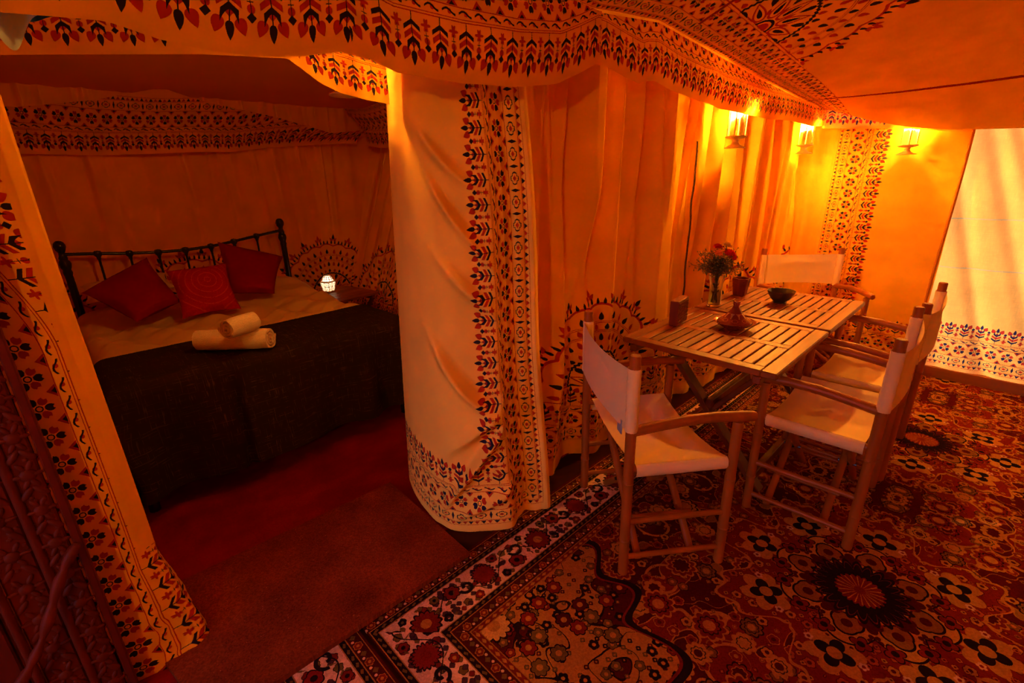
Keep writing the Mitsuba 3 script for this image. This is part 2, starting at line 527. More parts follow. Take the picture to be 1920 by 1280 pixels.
def rug_field(x, y):
    """Field with star medallions every 1.44 m, mirrored about both axes as such carpets are."""
    mx, my = fold(x - 1.81 + 0.72, 1.44), y
    ax, ay = dr.abs(mx), dr.abs(my)
    wob = 0.05 * (fbm(ax * 9, ay * 9, 1.0, 2) - 0.5)
    c = mi.Color3f(MAROON)
    # winding stems and split leaves
    f1 = fbm(ax * 8.5 + 2.1, ay * 8.5, 4.0, 2)
    f2 = fbm(ax * 8.0, ay * 8.0 + 7.7, 9.0, 2)
    c = dr.select(f2 > 0.63, mi.Color3f(CRIMSON), c)
    c = dr.select((f2 < 0.36) & (f1 > 0.47), mi.Color3f(GOLD) * 0.6, c)
    c = dr.select(ring(f2, 0.63, 0.010) | ring(f2, 0.36, 0.009) & (f1 > 0.46), mi.Color3f(GOLD), c)
    c = dr.select(ring(f1, 0.50, 0.0075), mi.Color3f(GOLD) * 0.75, c)
    for R0, cx, cy in ((0.085, 0.45, 0.52), (0.11, 0.20, 0.70), (0.10, 0.62, 0.20), (0.075, 0.30, 0.95), (0.09, 0.62, 0.80)):
        dx, dy = ax - cx, ay - cy
        r, th = dr.sqrt(dx * dx + dy * dy), dr.atan2(dy, dx)
        c = dr.select(ring(r, R0 * (0.68 + 0.10 * th), 0.0055), mi.Color3f(GOLD), c)
    BROWN = (0.15, 0.055, 0.014)
    for cell, R, n, seed, keep, cols in ((0.036, 0.0085, 4, 31, 0.5, (GOLD, BROWN, CRIMSON)), (0.060, 0.021, 5, 5, 0.6, (GOLD, CRIMSON, BROWN)), (0.105, 0.040, 8, 157, 0.55, (CRIMSON, GOLD, BROWN)), (0.17, 0.062, 10, 57, 0.45, (BROWN, CRIMSON, GOLD))):
        pt, ol, ht, tone = scatter(ax + 5, ay + 3, cell, R, n, seed, keep)
        col = dr.select(tone < 0.4, mi.Color3f(cols[0]), dr.select(tone < 0.72, mi.Color3f(cols[1]), mi.Color3f(cols[2])))
        c = dr.select(ol, dr.select((tone < 0.4) | (tone > 0.72), mi.Color3f(BLACK), mi.Color3f(GOLD)), c)
        c = dr.select(pt, col, c)
        c = dr.select(ht, dr.select(tone < 0.6, mi.Color3f(MAROON), mi.Color3f(GOLD)), c)
        if R > 0.03:
            p2, o2, _, _ = scatter(ax + 5, ay + 3, cell, R * 0.62, n, seed, keep)
            c = dr.select(o2, dr.select(tone < 0.5, mi.Color3f(GOLD), mi.Color3f(BLACK)), c)
            c = dr.select(p2 & (tone < 0.5), mi.Color3f(MAROON), c)
    small = [scatter(ax + 5, ay + 3, 0.052, 0.020, 5, 205, 0.75), scatter(ax + 5, ay + 3, 0.031, 0.010, 4, 231, 0.6)]
    # medallion
    r, th = dr.sqrt(mx * mx + my * my), dr.atan2(my, mx)
    q = th - (math.pi / 4) * dr.floor(th / (math.pi / 4) + 0.5)
    lob = dr.abs(dr.cos(4 * th))
    star = 0.32 + 0.17 * lob + 0.018 * dr.cos(32 * th)
    c = dr.select(r < star + 0.012, mi.Color3f(GOLD), c)
    red = r < star
    c = dr.select(red, mi.Color3f(CRIMSON), c)
    for pt, ol, ht, tone in small:
        c = dr.select(red & ol, mi.Color3f(MAROON), c)
        c = dr.select(red & pt, dr.select(tone < 0.5, mi.Color3f(GOLD), mi.Color3f(0.26, 0.05, 0.015)), c)
        c = dr.select(red & ht, mi.Color3f(MAROON), c)
    u, v = r * dr.cos(q), r * dr.sin(q)
    pt, ol, ht = flower(u - 0.335, v, 0.088, 6, 0.34)
    c = dr.select(red & (pt | ol), mi.Color3f(GOLD), c)
    p4, o4, h4 = flower(u - 0.335, v, 0.066, 4, 0.55)
    c = dr.select(red & p4, mi.Color3f(BLACK), c)
    c = dr.select(red & h4, mi.Color3f(GOLD), c)
    q2 = th - (math.pi / 4) * (dr.floor(th / (math.pi / 4)) + 0.5)
    u2, v2 = r * dr.cos(q2), r * dr.sin(q2)
    for rr, off, R in ((0.375, 0.0, 0.024), (0.33, 0.055, 0.017), (0.43, 0.05, 0.018)):
        pt, ol, ht = flower(u2 - rr, dr.abs(v2) - off, R, 5, 0.35)
        c = dr.select(red & pt, mi.Color3f(PINK) * 0.8, c)
        c = dr.select(red & ht, mi.Color3f(CRIMSON), c)
    gold = r < 0.205 + 0.065 * lob
    c = dr.select(r < 0.212 + 0.065 * lob, mi.Color3f(BLACK), c)
    c = dr.select(gold, mi.Color3f(GOLD) * 1.05, c)
    pt, ol, ht = flower(u - 0.185, v, 0.052, 3, 0.2)
    c = dr.select(gold & ol, mi.Color3f(BLACK), c)
    c = dr.select(gold & pt, mi.Color3f(0.20, 0.07, 0.015), c)
    c = dr.select(gold & ht, mi.Color3f(MAROON), c)
    pt, ol, ht = flower(u2 - 0.155, v2, 0.036, 4, 0.35)
    c = dr.select(gold & (pt | ol), mi.Color3f(MAROON), c)
    x2 = dr.abs(v) - 0.052
    pt, ol, ht = flower(u - 0.243, x2, 0.034, 4, 0.45)
    c = dr.select(ol, mi.Color3f(BLACK), c)
    c = dr.select(pt, mi.Color3f(CRIMSON), c)
    c = dr.select(ht, mi.Color3f(BLACK), c)
    pt, ol, ht = flower(u - 0.112 - 0.03, dr.abs(v) - 0.030, 0.014, 5, 0.4)
    c = dr.select(gold & pt, mi.Color3f(CRIMSON), c)
    pt, ol, ht = flower(u2 - 0.215, v2, 0.024, 5, 0.4)
    c = dr.select(gold & (pt | ol), mi.Color3f(MAROON), c)
    c = dr.select(gold & ht, mi.Color3f(GOLD), c)
    spike = dr.abs(dr.cos(12 * th))
    c = dr.select(r < 0.128 + 0.030 * spike, mi.Color3f(BLACK), c)
    c = dr.select(ring(r, 0.104 + 0.036 * spike, 0.0030) & (r > 0.05), mi.Color3f(0.10, 0.012, 0.01), c)
    c = dr.select(r < 0.066 + 0.012 * spike, mi.Color3f(CRIMSON), c)
    c = dr.select((r < 0.07) & (r > 0.018) & (dr.abs(dr.sin(10 * th)) < 0.35), mi.Color3f(GOLD), c)
    return c


def rug_colour(x, y):
    """x from the carpet's left end, y from its middle line."""
    ex, ey = x - 0.42, 1.17 - dr.abs(y)
    e = dr.minimum(ex, ey)
    a = dr.select(ex < ey, y, x)
    c = rug_field(x, y)
    # gold spandrel behind the border at the left end
    d = dr.sqrt(dr.square((x - 0.74) / 0.50) + dr.square((dr.abs(y) - 0.82) / 0.62))
    th = dr.atan2(dr.abs(y) - 0.82, x - 0.74)
    edge = 1 + 0.09 * dr.cos(14 * th) + 0.05 * dr.cos(5 * th)
    sp = d < edge
    s = mi.Color3f(GOLD) * 0.95
    xx, yy = x - 0.74, dr.abs(y)
    f3 = fbm(xx * 9, yy * 9, 3.0, 2)
    s = dr.select(f3 > 0.62, mi.Color3f(MAROON), s)
    s = dr.select(ring(f3, 0.62, 0.012) | ring(f3, 0.46, 0.008), mi.Color3f(BLACK), s)
    for cell, R, n, seed, keep, cols in ((0.034, 0.009, 4, 15, 0.6, (BLACK, MAROON, OLIVE)), (0.052, 0.019, 5, 191, 0.6, (CRIMSON, OLIVE, BLACK)), (0.085, 0.032, 7, 91, 0.6, (CRIMSON, OLIVE, MAROON)), (0.17, 0.066, 12, 77, 0.5, (MAROON, CRIMSON, (0.5, 0.24, 0.06)))):
        pt, ol, ht, tone = scatter(xx + 5, yy + 3, cell, R, n, seed, keep)
        col = dr.select(tone < 0.4, mi.Color3f(cols[0]), dr.select(tone < 0.72, mi.Color3f(cols[1]), mi.Color3f(cols[2])))
        s = dr.select(ol, mi.Color3f(BLACK), s)
        s = dr.select(pt, col, s)
        s = dr.select(ht, mi.Color3f(GOLD), s)
    c = dr.select(d < edge + 0.07, mi.Color3f(BLACK), c)
    c = dr.select(d < edge + 0.02, mi.Color3f(CRIMSON), c)
    c = dr.select(sp, s, c)
    c = dr.select(e < 0.32, rug_band(a, e), c)
    return c * (0.80 + 0.40 * noise(x * 260, y * 260))


def p_rug(p, n, uv):
    return rug_colour(uv.x, uv.y)


scene['rug_pile'] = {'type': 'twosided', 'bsdf': {'type': 'diffuse', 'reflectance': proc(p_rug)}}


def p_red_carpet(p, n, uv):
    w = fbm(p.x * 5, p.y * 9, 1.0, 3)
    return mi.Color3f(0.21, 0.008, 0.006) * (0.65 + 0.7 * w) * (0.85 + 0.3 * noise(p.x * 300, p.y * 300))


def p_mat(p, n, uv):
    w, g = fbm(p.x * 6, p.y * 6, 2.0, 3), noise(p.x * 240, p.y * 240)
    lint = noise(p.x * 160 + p.y * 60, p.y * 420) > 0.955
    c = mi.Color3f(0.18, 0.032, 0.010) * (0.55 + 0.9 * w) * (0.7 + 0.6 * g)
    return dr.select(lint, mi.Color3f(0.40, 0.16, 0.09), c)


scene['red_carpet_pile'] = {'type': 'twosided', 'bsdf': {'type': 'diffuse', 'reflectance': proc(p_red_carpet)}}
scene['mat_pile'] = {'type': 'twosided', 'bsdf': {'type': 'diffuse', 'reflectance': proc(p_mat)}}


# ------------------------------------------------------------------ other materials
def wood(name, rgb, rough, along, f=1.0, contrast=0.45, spec=0.5):
    def fn(p, n, uv):
        q = {'x': (p.x * 2, p.y * 34, p.z * 34), 'y': (p.x * 34, p.y * 2, p.z * 34), 'z': (p.x * 34, p.y * 34, p.z * 2)}[along]
        g = fbm(q[0] * f, q[1] * f, q[2] * f, 3)
        h = noise(q[0] * 0.25 + 3, q[1] * 0.25, q[2] * 0.25)
        return mi.Color3f(rgb) * (1 - contrast + 1.3 * contrast * g + 0.5 * contrast * h)
    scene[name] = {'type': 'principled', 'base_color': proc(fn), 'roughness': rough, 'specular': spec}


for k, tone in enumerate((0.86, 1.0, 1.16)):
    wood(f'teak_slat_{k}', tuple(tone * c for c in TEAK), 0.42, 'x', spec=0.3)
wood('teak_rail', TEAK, 0.42, 'y', spec=0.3)
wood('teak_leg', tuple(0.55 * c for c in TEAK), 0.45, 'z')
wood('dark_carved_wood', (0.105, 0.010, 0.003), 0.55, 'z', 0.7, spec=0.12)
wood('sill_wood', (0.24, 0.075, 0.02), 0.6, 'y', 0.6)
wood('block_wood', (0.16, 0.024, 0.006), 0.5, 'z', 2.0, spec=0.15)


def p_bamboo(p, n, uv):
    return mi.Color3f(BAMBOO) * (0.72 + 0.55 * fbm(p.x * 26, p.y * 26, p.z * 7, 3))


scene['bamboo'] = {'type': 'principled', 'base_color': proc(p_bamboo), 'roughness': 0.45, 'specular': 0.35}
plain('canvas', CANVAS, wear=0.07, f=9)


def p_blanket(p, n, uv):
    a, b = noise(uv.x * 330, uv.y * 24), noise(uv.x * 24, uv.y * 330)
    fleck = dr.maximum(a, b)
    big = fbm(uv.x * 7, uv.y * 7, 2.0, 2)
    return mix((0.028, 0.016, 0.009), (0.15, 0.085, 0.04), smoothstep(0.72, 1.02, fleck) * (0.12 + 0.45 * big))


scene['blanket_weave'] = {'type': 'twosided', 'bsdf': {'type': 'diffuse', 'reflectance': proc(p_blanket)}}
plain('cotton_sheet', SHEET, wear=0.05, f=6)


def p_towel(p, n, uv):
    return mi.Color3f(0.86, 0.74, 0.62) * (0.84 + 0.3 * noise(p.x * 330, p.y * 330, p.z * 330))


scene['towel_terry'] = {'type': 'twosided', 'bsdf': {'type': 'diffuse', 'reflectance': proc(p_towel)}}
plain('red_cushion_cloth', (0.22, 0.005, 0.005), wear=0.10, f=60)


def p_stitched(p, n, uv):
    x, y = uv.x - 0.55, uv.y - 0.42
    r = dr.sqrt(x * x + y * y)
    rings = ring(fold(r, 0.10), 0.0, 0.010) & (r < 0.62) & (noise(uv.x * 60, uv.y * 60) > 0.25)
    c = mi.Color3f(0.36, 0.008, 0.008) * (0.85 + 0.3 * noise(uv.x * 120, uv.y * 120))
    return dr.select(rings, mi.Color3f(0.46, 0.05, 0.03), c)


scene['stitched_cushion_cloth'] = {'type': 'twosided', 'bsdf': {'type': 'diffuse', 'reflectance': proc(p_stitched)}}
plain('black_iron', (0.010, 0.009, 0.010), 0.22, wear=0)
plain('lantern_brass', (0.60, 0.36, 0.13), 0.45, wear=0.2, f=50)
plain('white_filigree', (0.75, 0.70, 0.62), 0.5, wear=0)
plain('white_cloth', (0.55, 0.70, 1.0), wear=0.05)
plain('blue_trim', (0.02, 0.08, 0.42), wear=0)
plain('dark_cord', (0.06, 0.018, 0.010), 0.7, wear=0)
plain('floor_boards', (0.035, 0.010, 0.008), wear=0.2)
plain('seam_tape', (0.50, 0.15, 0.015), wear=0.1)
plain('grey_label', (0.30, 0.27, 0.33), wear=0)
plain('leaf_green', (0.055, 0.050, 0.018), 0.5, wear=0.3, f=80)
plain('twig_brown', (0.10, 0.055, 0.022), wear=0)
plain('petal_red', (0.50, 0.018, 0.012), wear=0.2, f=120)
plain('petal_yellow', (0.75, 0.42, 0.05), wear=0.15, f=120)
plain('petal_orange', (0.66, 0.20, 0.05), wear=0.15, f=120)
plain('dark_glaze', (0.028, 0.026, 0.014), 0.10, wear=0.3, f=30, clearcoat=0.8)
plain('soil', (0.20, 0.16, 0.10), wear=0)
plain('ground_grass', (0.10, 0.14, 0.04), wear=0.3, f=3)


def p_tagine(p, n, uv):
    """uv.x: angle, uv.y: height on the lid, 0 to 1."""
    c = mi.Color3f(0.15, 0.012, 0.008)
    band = (uv.y > 0.30) & (uv.y < 0.56)
    a = fold(uv.x, math.pi / 4)
    arch = (dr.square(a / 0.34) + dr.square((uv.y - 0.30) / 0.26)) > 1
    c = dr.select(band & arch, mi.Color3f(0.36, 0.15, 0.06) * (0.6 + 0.8 * noise(uv.x * 30, uv.y * 60)), c)
    r = dr.sqrt(a * a + dr.square((uv.y - 0.20) * 3))
    return dr.select(ring(r, 0.22, 0.03) & (uv.y < 0.34), mi.Color3f(0.30, 0.08, 0.04), c)


scene['tagine_glaze'] = {'type': 'principled', 'base_color': proc(p_tagine), 'roughness': 0.13, 'clearcoat': 1.0, 'clearcoat_gloss': 0.9, 'specular': 0.6}
scene['clear_glass'] = {'type': 'dielectric', 'int_ior': 1.5, 'ext_ior': 1.0}
scene['vase_water'] = {'type': 'dielectric', 'int_ior': 1.33, 'ext_ior': 1.0, 'specular_transmittance': {'type': 'rgb', 'value': [0.75, 0.78, 0.6]}}


# ================================================================== THE TENT
put('ground', rbox(-30, -30, -0.30, 34, 30, -0.08, 0.001), 'ground_grass', kind='structure', label='grass outside the tent')
put('floor', rbox(-1.75, -2.4, -0.08, 4.52, 4.75, 0.0, 0.001), 'floor_boards', kind='structure', label='dark boarded tent floor under the carpets')


def lerp(x, xs, ys):
    return np.interp(x, xs, ys)


def back_y(x):
    return lerp(x, [0.9, 1.5, 4.45], [1.425, 1.39, 1.285])


def eave(x):
    return lerp(x, [-1.7, 1.0, 1.5, 1.9, 2.45, 2.97, 3.55, 4.3, 4.6], [1.99, 1.98, 1.955, 1.99, 1.945, 1.905, 1.868, 1.845, 1.84])


def right_hem(y):
    return lerp(y, [-2.4, -1.2, 0.085, 0.36, 0.63, 0.81, 1.07, 1.3], [1.78, 1.67, 1.635, 1.647, 1.684, 1.73, 1.82, 1.86])


def ceiling_z(x, y):
    yy = np.clip(1.12 - y, 0, 3.6)
    d = (right_hem(y) - 1.845) * np.clip((x - 3.35) / 0.85, 0, 1) ** 1.7
    hump = 0.42 * np.clip(1 - ((x - 0.9) / 3.3) ** 2, 0, 1) * np.clip(1 - ((yy - 1.75) / 1.75) ** 2, 0, 1)
    return eave(x) + d + hump


def f_ceiling(s, t):
    x, y = -1.8 + 6.02 * s, 1.62 - 3.96 * t
    z = ceiling_z(x, y) + 0.012 * nz(x, y, 2.2, 3) - 0.05 * np.exp(-((y - 0.9) / 0.16) ** 2) * np.clip((1.6 - x) / 0.5, 0, 1)
    return (x, y, z), (x, y)


sheet('ceiling', f_ceiling, 200, 130, 'ceiling_cloth', kind='structure', label='orange canvas ceiling block printed with half medallions and borders')


def f_wall_back(s, t):
    x, z = 1.06 + 3.46 * s, 2.0 * t
    fo = 1.6 * pleats(x, z / 2.0, 5, 60, 0.055, 0.8, 4.7, 0.0) + 0.010 * nz(x, z, 2, 1)
    for xt, xb, a, w in ((1.80, 1.60, 0.05, 0.05), (1.90, 1.72, -0.035, 0.05), (2.02, 1.97, 0.04, 0.03), (2.16, 2.28, 0.045, 0.06), (2.42, 2.36, 0.05, 0.05), (2.66, 2.55, -0.04, 0.05), (3.02, 2.90, 0.05, 0.035), (3.12, 3.25, 0.05, 0.05), (3.45, 3.30, 0.05, 0.05), (3.66, 3.72, 0.045, 0.04), (4.05, 3.95, 0.05, 0.05)):
        k = (x - xt * (z / 1.8) - xb * (1 - z / 1.8)) / (w * (1.7 - z / 1.9))
        fo = fo + a * np.exp(-k * k) * np.clip(z / 0.5, 0.3, 1)
    y = back_y(x) - np.clip(fo, -0.06, 0.085) * np.clip((x - 1.06) / 0.3, 0, 1)
    return (x, y, z), (x + 0.10 * fo, z)


sheet('wall_back', f_wall_back, 620, 150, 'wall_cloth', kind='structure', label='orange pleated canvas wall behind the table with printed half medallions along its foot')


def f_wall_corner(s, t):
    y, z = 1.42 - 0.48 * s, 1.95 * t
    x = 4.47 + 0.012 * np.sin(y * 40)
    return (x, y, z), (y + 9, z)


sheet('wall_corner', f_wall_corner, 20, 40, 'wall_cloth', kind='structure', label='orange canvas at the corner left of the printed border')


def f_panel(s, t):
    y, z = 1.075 - 0.765 * s, 1.90 * t
    sag = 0.016 * np.sin(math.pi * s) * np.sin(6.5 * (z + 0.35 * (s - 0.5) ** 2 * 4)) + 0.010 * nz(y * 3, z * 9, 1.2, 4)
    x = 4.44 - sag + 0.03 * (1 - t) * s
    x = x - 0.05 * np.clip(0.16 - z, 0, 1)
    return (x, y, z), (s * 0.74, z - 0.02)


sheet('wall_right', f_panel, 120, 220, 'panel_cloth', kind='structure', label='orange canvas wall panel with a printed border up its left side')
put('trim_1', cat([tube([(4.425 - 0.02 * k / 12, 0.318 + 0.006 * math.sin(k * 0.5), 0.10 + 1.75 * k / 12) for k in range(13)], 0.009, 8)]), 'seam_tape', True, kind='structure', label='stitched seam strip between the orange panel and the pale door panel')


def f_door(s, t):
    y, z = 0.34 - 2.0 * s, 1.95 * t
    w = 0
    for c, sl, a, wd in ((0.00, -0.22, 0.022, 0.05), (0.19, -0.30, 0.03, 0.045), (0.42, -0.34, 0.026, 0.05), (0.62, -0.42, 0.03, 0.05), (0.95, -0.35, 0.03, 0.06), (1.3, -0.3, 0.03, 0.06)):
        q = (0.34 - y) - c - sl * (z - 0.75)
        w = w + a * np.exp(-(q / wd) ** 2)
    x = 4.47 + w + 0.012 * nz(y, z, 3, 6)
    low = np.clip(0.30 - z, 0, 0.3)
    x = x - 0.55 * low ** 1.4 + 0.03 * nz(y * 5, z * 14, 1.5, 8) * (low > 0) * np.clip(low * 8, 0, 1)
    z2 = 0.075 + z * (1 - 0.075 / 1.95)
    return (x, y, z2), (y + 5, z - 0.01)


sheet('door_1', f_door, 260, 200, 'door_cloth', kind='structure', label='pale cream canvas door panel glowing with daylight, printed along its foot')
put('trim_2', rbox(4.365, -2.2, 0.0, 4.435, 0.93, 0.082, 0.004), 'sill_wood', kind='structure', label='wooden sill beam along the foot of the door panel')


def flat_wall(key, pts, z0, z1, bsdf, label):
    pts = np.array(pts, float)

    def f(s, t):
        d = np.concatenate([[0], np.cumsum(np.linalg.norm(np.diff(pts, axis=0), axis=1))])
        a = s * d[-1]
        fo = pleats(a, t, 11, int(16 * d[-1]), 0.03, 0, d[-1])
        i = np.clip(np.searchsorted(d, a, side='right') - 1, 0, len(pts) - 2)
        dx, dy = pts[i + 1, 0] - pts[i, 0], pts[i + 1, 1] - pts[i, 1]
        l = np.hypot(dx, dy)
        x, y = lerp(a, d, pts[:, 0]) - fo * dy / l, lerp(a, d, pts[:, 1]) + fo * dx / l
        return (x, y, z0 + (z1 - z0) * t), (a, z0 + (z1 - z0) * t)
    n = int(np.linalg.norm(np.diff(pts, axis=0), axis=1).sum() * 40) + 2
    sheet(key, f, n, 40, bsdf, kind='structure', label=label)


sheet('wall_right_head', lambda s, t: ((4.205 + 0.30 * t, 1.40 - 3.8 * s, right_hem(1.40 - 3.8 * s) + 0.012 + (2.05 - right_hem(1.40 - 3.8 * s)) * t), (s, t)), 60, 4, 'shell_cloth', kind='structure', label='canvas between the ceiling edge and the top of the right hand wall')
flat_wall('wall_front', [(4.45, -2.3), (-1.7, -2.3)], 0, 2.1, 'shell_cloth', 'orange canvas wall behind the camera')
flat_wall('wall_right_front', [(4.47, -1.6), (4.45, -2.3)], 0, 2.0, 'shell_cloth', 'orange canvas wall beyond the door panel')
flat_wall('wall_left', [(-1.7, -2.3), (-1.7, DOOR0)], 0, 2.3, 'shell_cloth', 'orange canvas wall left of the camera')
flat_wall('wall_left_far', [(-1.7, DOOR1), (-1.7, 1.60), (-0.14, 1.60)], 0, 2.3, 'shell_cloth', 'orange canvas wall behind the carved screen')
put('wall_left_head', tri(grid(lambda s, t: ((-1.7 + 0 * s, DOOR0 + (DOOR1 - DOOR0) * s, DOORZ + (2.3 - DOORZ) * t), (s, t)), 4, 4)[0]), 'shell_cloth', kind='structure', label='canvas above the open tent door')

# bedroom shell
BED_BACK = 4.53


def f_bed_back(s, t):
    x, z = -0.5 + 3.2 * s, 2.15 * t
    fo = pleats(x, t, 21, 34, 0.035, -0.4, 2.7)
    return (x, BED_BACK - 0.02 * (1 - t) - fo * 0.8, z), (x - 0.30, z)


sheet('wall_bedroom_back', f_bed_back, 380, 90, 'bedroom_cloth', kind='structure', label='orange canvas wall behind the bed with printed half medallions')


def f_bed_right(s, t):
    y, z = 4.53 - 3.08 * s, 2.15 * t
    fo = pleats(y, t, 23, 44, 0.05, 1.4, 4.6)
    x = lerp(t, [0, 0.2, 0.8, 1], [1.98, 2.13, 2.6, 2.7]) - 0.10 * s + fo
    return (x, y, z), (4.4 - y, z * 1.05)


sheet('wall_bedroom_right', f_bed_right, 380, 90, 'bedroom_cloth', kind='structure', label='orange canvas side wall of the bedroom with printed half medallions')
flat_wall('wall_bedroom_left', [(-0.45, 1.58), (-0.45, 4.53)], 0, 2.2, 'shell_cloth', 'orange canvas wall left of the bed')


def f_bed_ceiling(s, t):
    x, y = -0.5 + 3.3 * s, 1.54 + 3.03 * t
    z = lerp(t, [0, 0.12, 1], [1.975, 2.08, 2.09]) + 0.14 * np.sin(math.pi * np.clip(t, 0, 1)) * np.sin(math.pi * s) + 0.035 * np.sin(x * 9 + y * 4) * t * (1 - t) - 0.05 * t
    return (x, y, z), (x, y)


sheet('ceiling_bedroom', f_bed_ceiling, 80, 80, 'shell_cloth', kind='structure', label='orange canvas ceiling over the bed')

# ------------------------------------------------------------------ pelmets
HX = [-0.45, 0.045, 0.17, 0.24, 0.32, 0.40, 0.48, 0.58, 0.63, 0.71, 0.905, 1.105, 1.295, 1.40, 1.50, 1.56, 1.70, 1.79, 1.83, 1.90, 2.05, 2.285, 2.40, 2.50, 2.70, 3.15, 3.45, 3.80, 3.95, 4.3]
HZ = [1.69, 1.692, 1.702, 1.687, 1.680, 1.680, 1.690, 1.712, 1.706, 1.683, 1.680, 1.690, 1.716, 1.755, 1.797, 1.797, 1.777, 1.766, 1.778, 1.786, 1.762, 1.742, 1.742, 1.728, 1.724, 1.716, 1.726, 1.722, 1.716, 1.73]


def pelmet(x0, x1, label, dy=0.0, seed=1):
    def f(s, t):
        x = x0 + (x1 - x0) * s
        lo, hi = lerp(x, HX, HZ), eave(x) - 0.006
        h = hi - lo
        swag = 0.018 * np.sin(math.pi * s) * np.sin(math.pi * t) + 0.022 * nz(x * 1.5, t, 2.5, seed) * (1 - t * 0.6)
        y = 1.12 + dy - swag
        return (x, y, lo + h * t), (x + 0.03 * nz(x, t, 3, seed + 3), h * t)
    n = int((x1 - x0) * 60) + 4
    return sheet('pelmet', f, n, 26, 'pelmet_cloth', label=label, category='valance', group='printed pelmets along the ceiling edge')


pelmet(-0.45, 0.645, 'orange pelmet with large printed leaves across the top left, over the bedroom opening', 0.0, 2)
pelmet(0.60, 1.515, 'printed orange pelmet hanging in a long swag over the front curtain', -0.012, 5)
pelmet(1.50, 4.25, 'long scalloped printed pelmet running from the gathered corner to the far lanterns', 0.0, 9)


def f_pelmet_right(s, t):
    y = 1.13 - 0.80 * s
    lo = lerp(y, [0.3, 0.62, 0.84, 1.13], [1.63, 1.675, 1.69, 1.715])
    hi = right_hem(y) + 0.06
    return (4.25 + 0.008 * np.sin(y * 30) * (1 - t), y, lo + (hi - lo) * t), (1.2 - y, (hi - lo) * t)


sheet('pelmet', f_pelmet_right, 50, 14, 'pelmet_cloth', label='short printed pelmet over the right hand wall panel beside the third lantern', category='valance')


def f_inner_pelmet(s, t):
    x = -0.45 + 1.435 * s
    lo = lerp(x, [-0.45, 0.04, 0.43, 0.66, 0.70, 0.745, 0.81, 0.9, 1.0, 1.2], [1.71, 1.714, 1.766, 1.785, 1.76, 1.73, 1.706, 1.693, 1.685, 1.69])
    y = 1.60 - 0.02 * nz(x * 2, t, 3, 4)
    return (x, y, lo + (1.962 - lo) * t), (x * 1.25, (1.962 - lo) * t * 1.25)


sheet('pelmet', f_inner_pelmet, 130, 24, 'pelmet_cloth', label='inner printed pelmet behind the front one, glowing yellow left of the front curtain', category='valance')


def f_bed_pelmet(s, t):
    x = -0.45 + 2.75 * s
    lo = lerp(x, [-0.45, 0.11, 0.45, 0.74, 1.0, 1.25, 1.56, 1.9, 2.22, 2.65], [1.64, 1.635, 1.63, 1.64, 1.655, 1.66, 1.70, 1.725, 1.74, 1.72])
    hi = lerp(x, [-0.45, 0.11, 0.45, 0.78, 0.86, 1.05, 1.56, 1.95, 2.2, 2.65], [1.86, 1.87, 1.93, 2.02, 2.025, 1.97, 1.89, 1.80, 1.83, 1.93])
    y = 4.40 + 0.05 * np.sin(x * 5) * (1 - t) - 0.02 * nz(x * 3, t, 3, 4) - 0.30 * t ** 2
    return (x, y, lo + (hi - lo) * t), (x, (hi - lo) * t)


sheet('pelmet', f_bed_pelmet, 160, 22, 'pelmet_cloth', label='dark printed pelmet high on the wall behind the bed', category='valance')


def f_bed_pelmet_r(s, t):
    y = 4.30 - 2.1 * s
    lo = 1.71 + 0.02 * np.sin(y * 6)
    return (2.38 - 0.03 * np.sin(y * 8) * (1 - t) - 0.2 * t ** 2, y, lo + 0.30 * t), (y + 3, 0.30 * t)


sheet('pelmet', f_bed_pelmet_r, 100, 18, 'pelmet_cloth', label='dark printed pelmet on the bedroom side wall, right of the bed', category='valance')

# ------------------------------------------------------------------ front curtain and left flap
CB = np.array([(1.03, 1.82), (0.985, 1.70), (0.957, 1.58), (0.945, 1.48), (0.955, 1.40), (0.995, 1.335), (1.065, 1.272), (1.145, 1.213), (1.20, 1.235), (1.25, 1.245), (1.30, 1.20), (1.345, 1.178)])
CT = np.array([(1.10, 1.80), (1.055, 1.69), (1.022, 1.59), (1.005, 1.50), (1.01, 1.43), (1.035, 1.375), (1.075, 1.325), (1.12, 1.285), (1.165, 1.29), (1.21, 1.295), (1.25, 1.265), (1.29, 1.25)])


def smooth_path(P, s):
    from scipy.interpolate import PchipInterpolator
    k = np.linspace(0, 1, len(P))
    return PchipInterpolator(k, P[:, 0])(s), PchipInterpolator(k, P[:, 1])(s)


CLEN = np.concatenate([[0], np.cumsum(np.linalg.norm(np.diff(CB, axis=0), axis=1))])


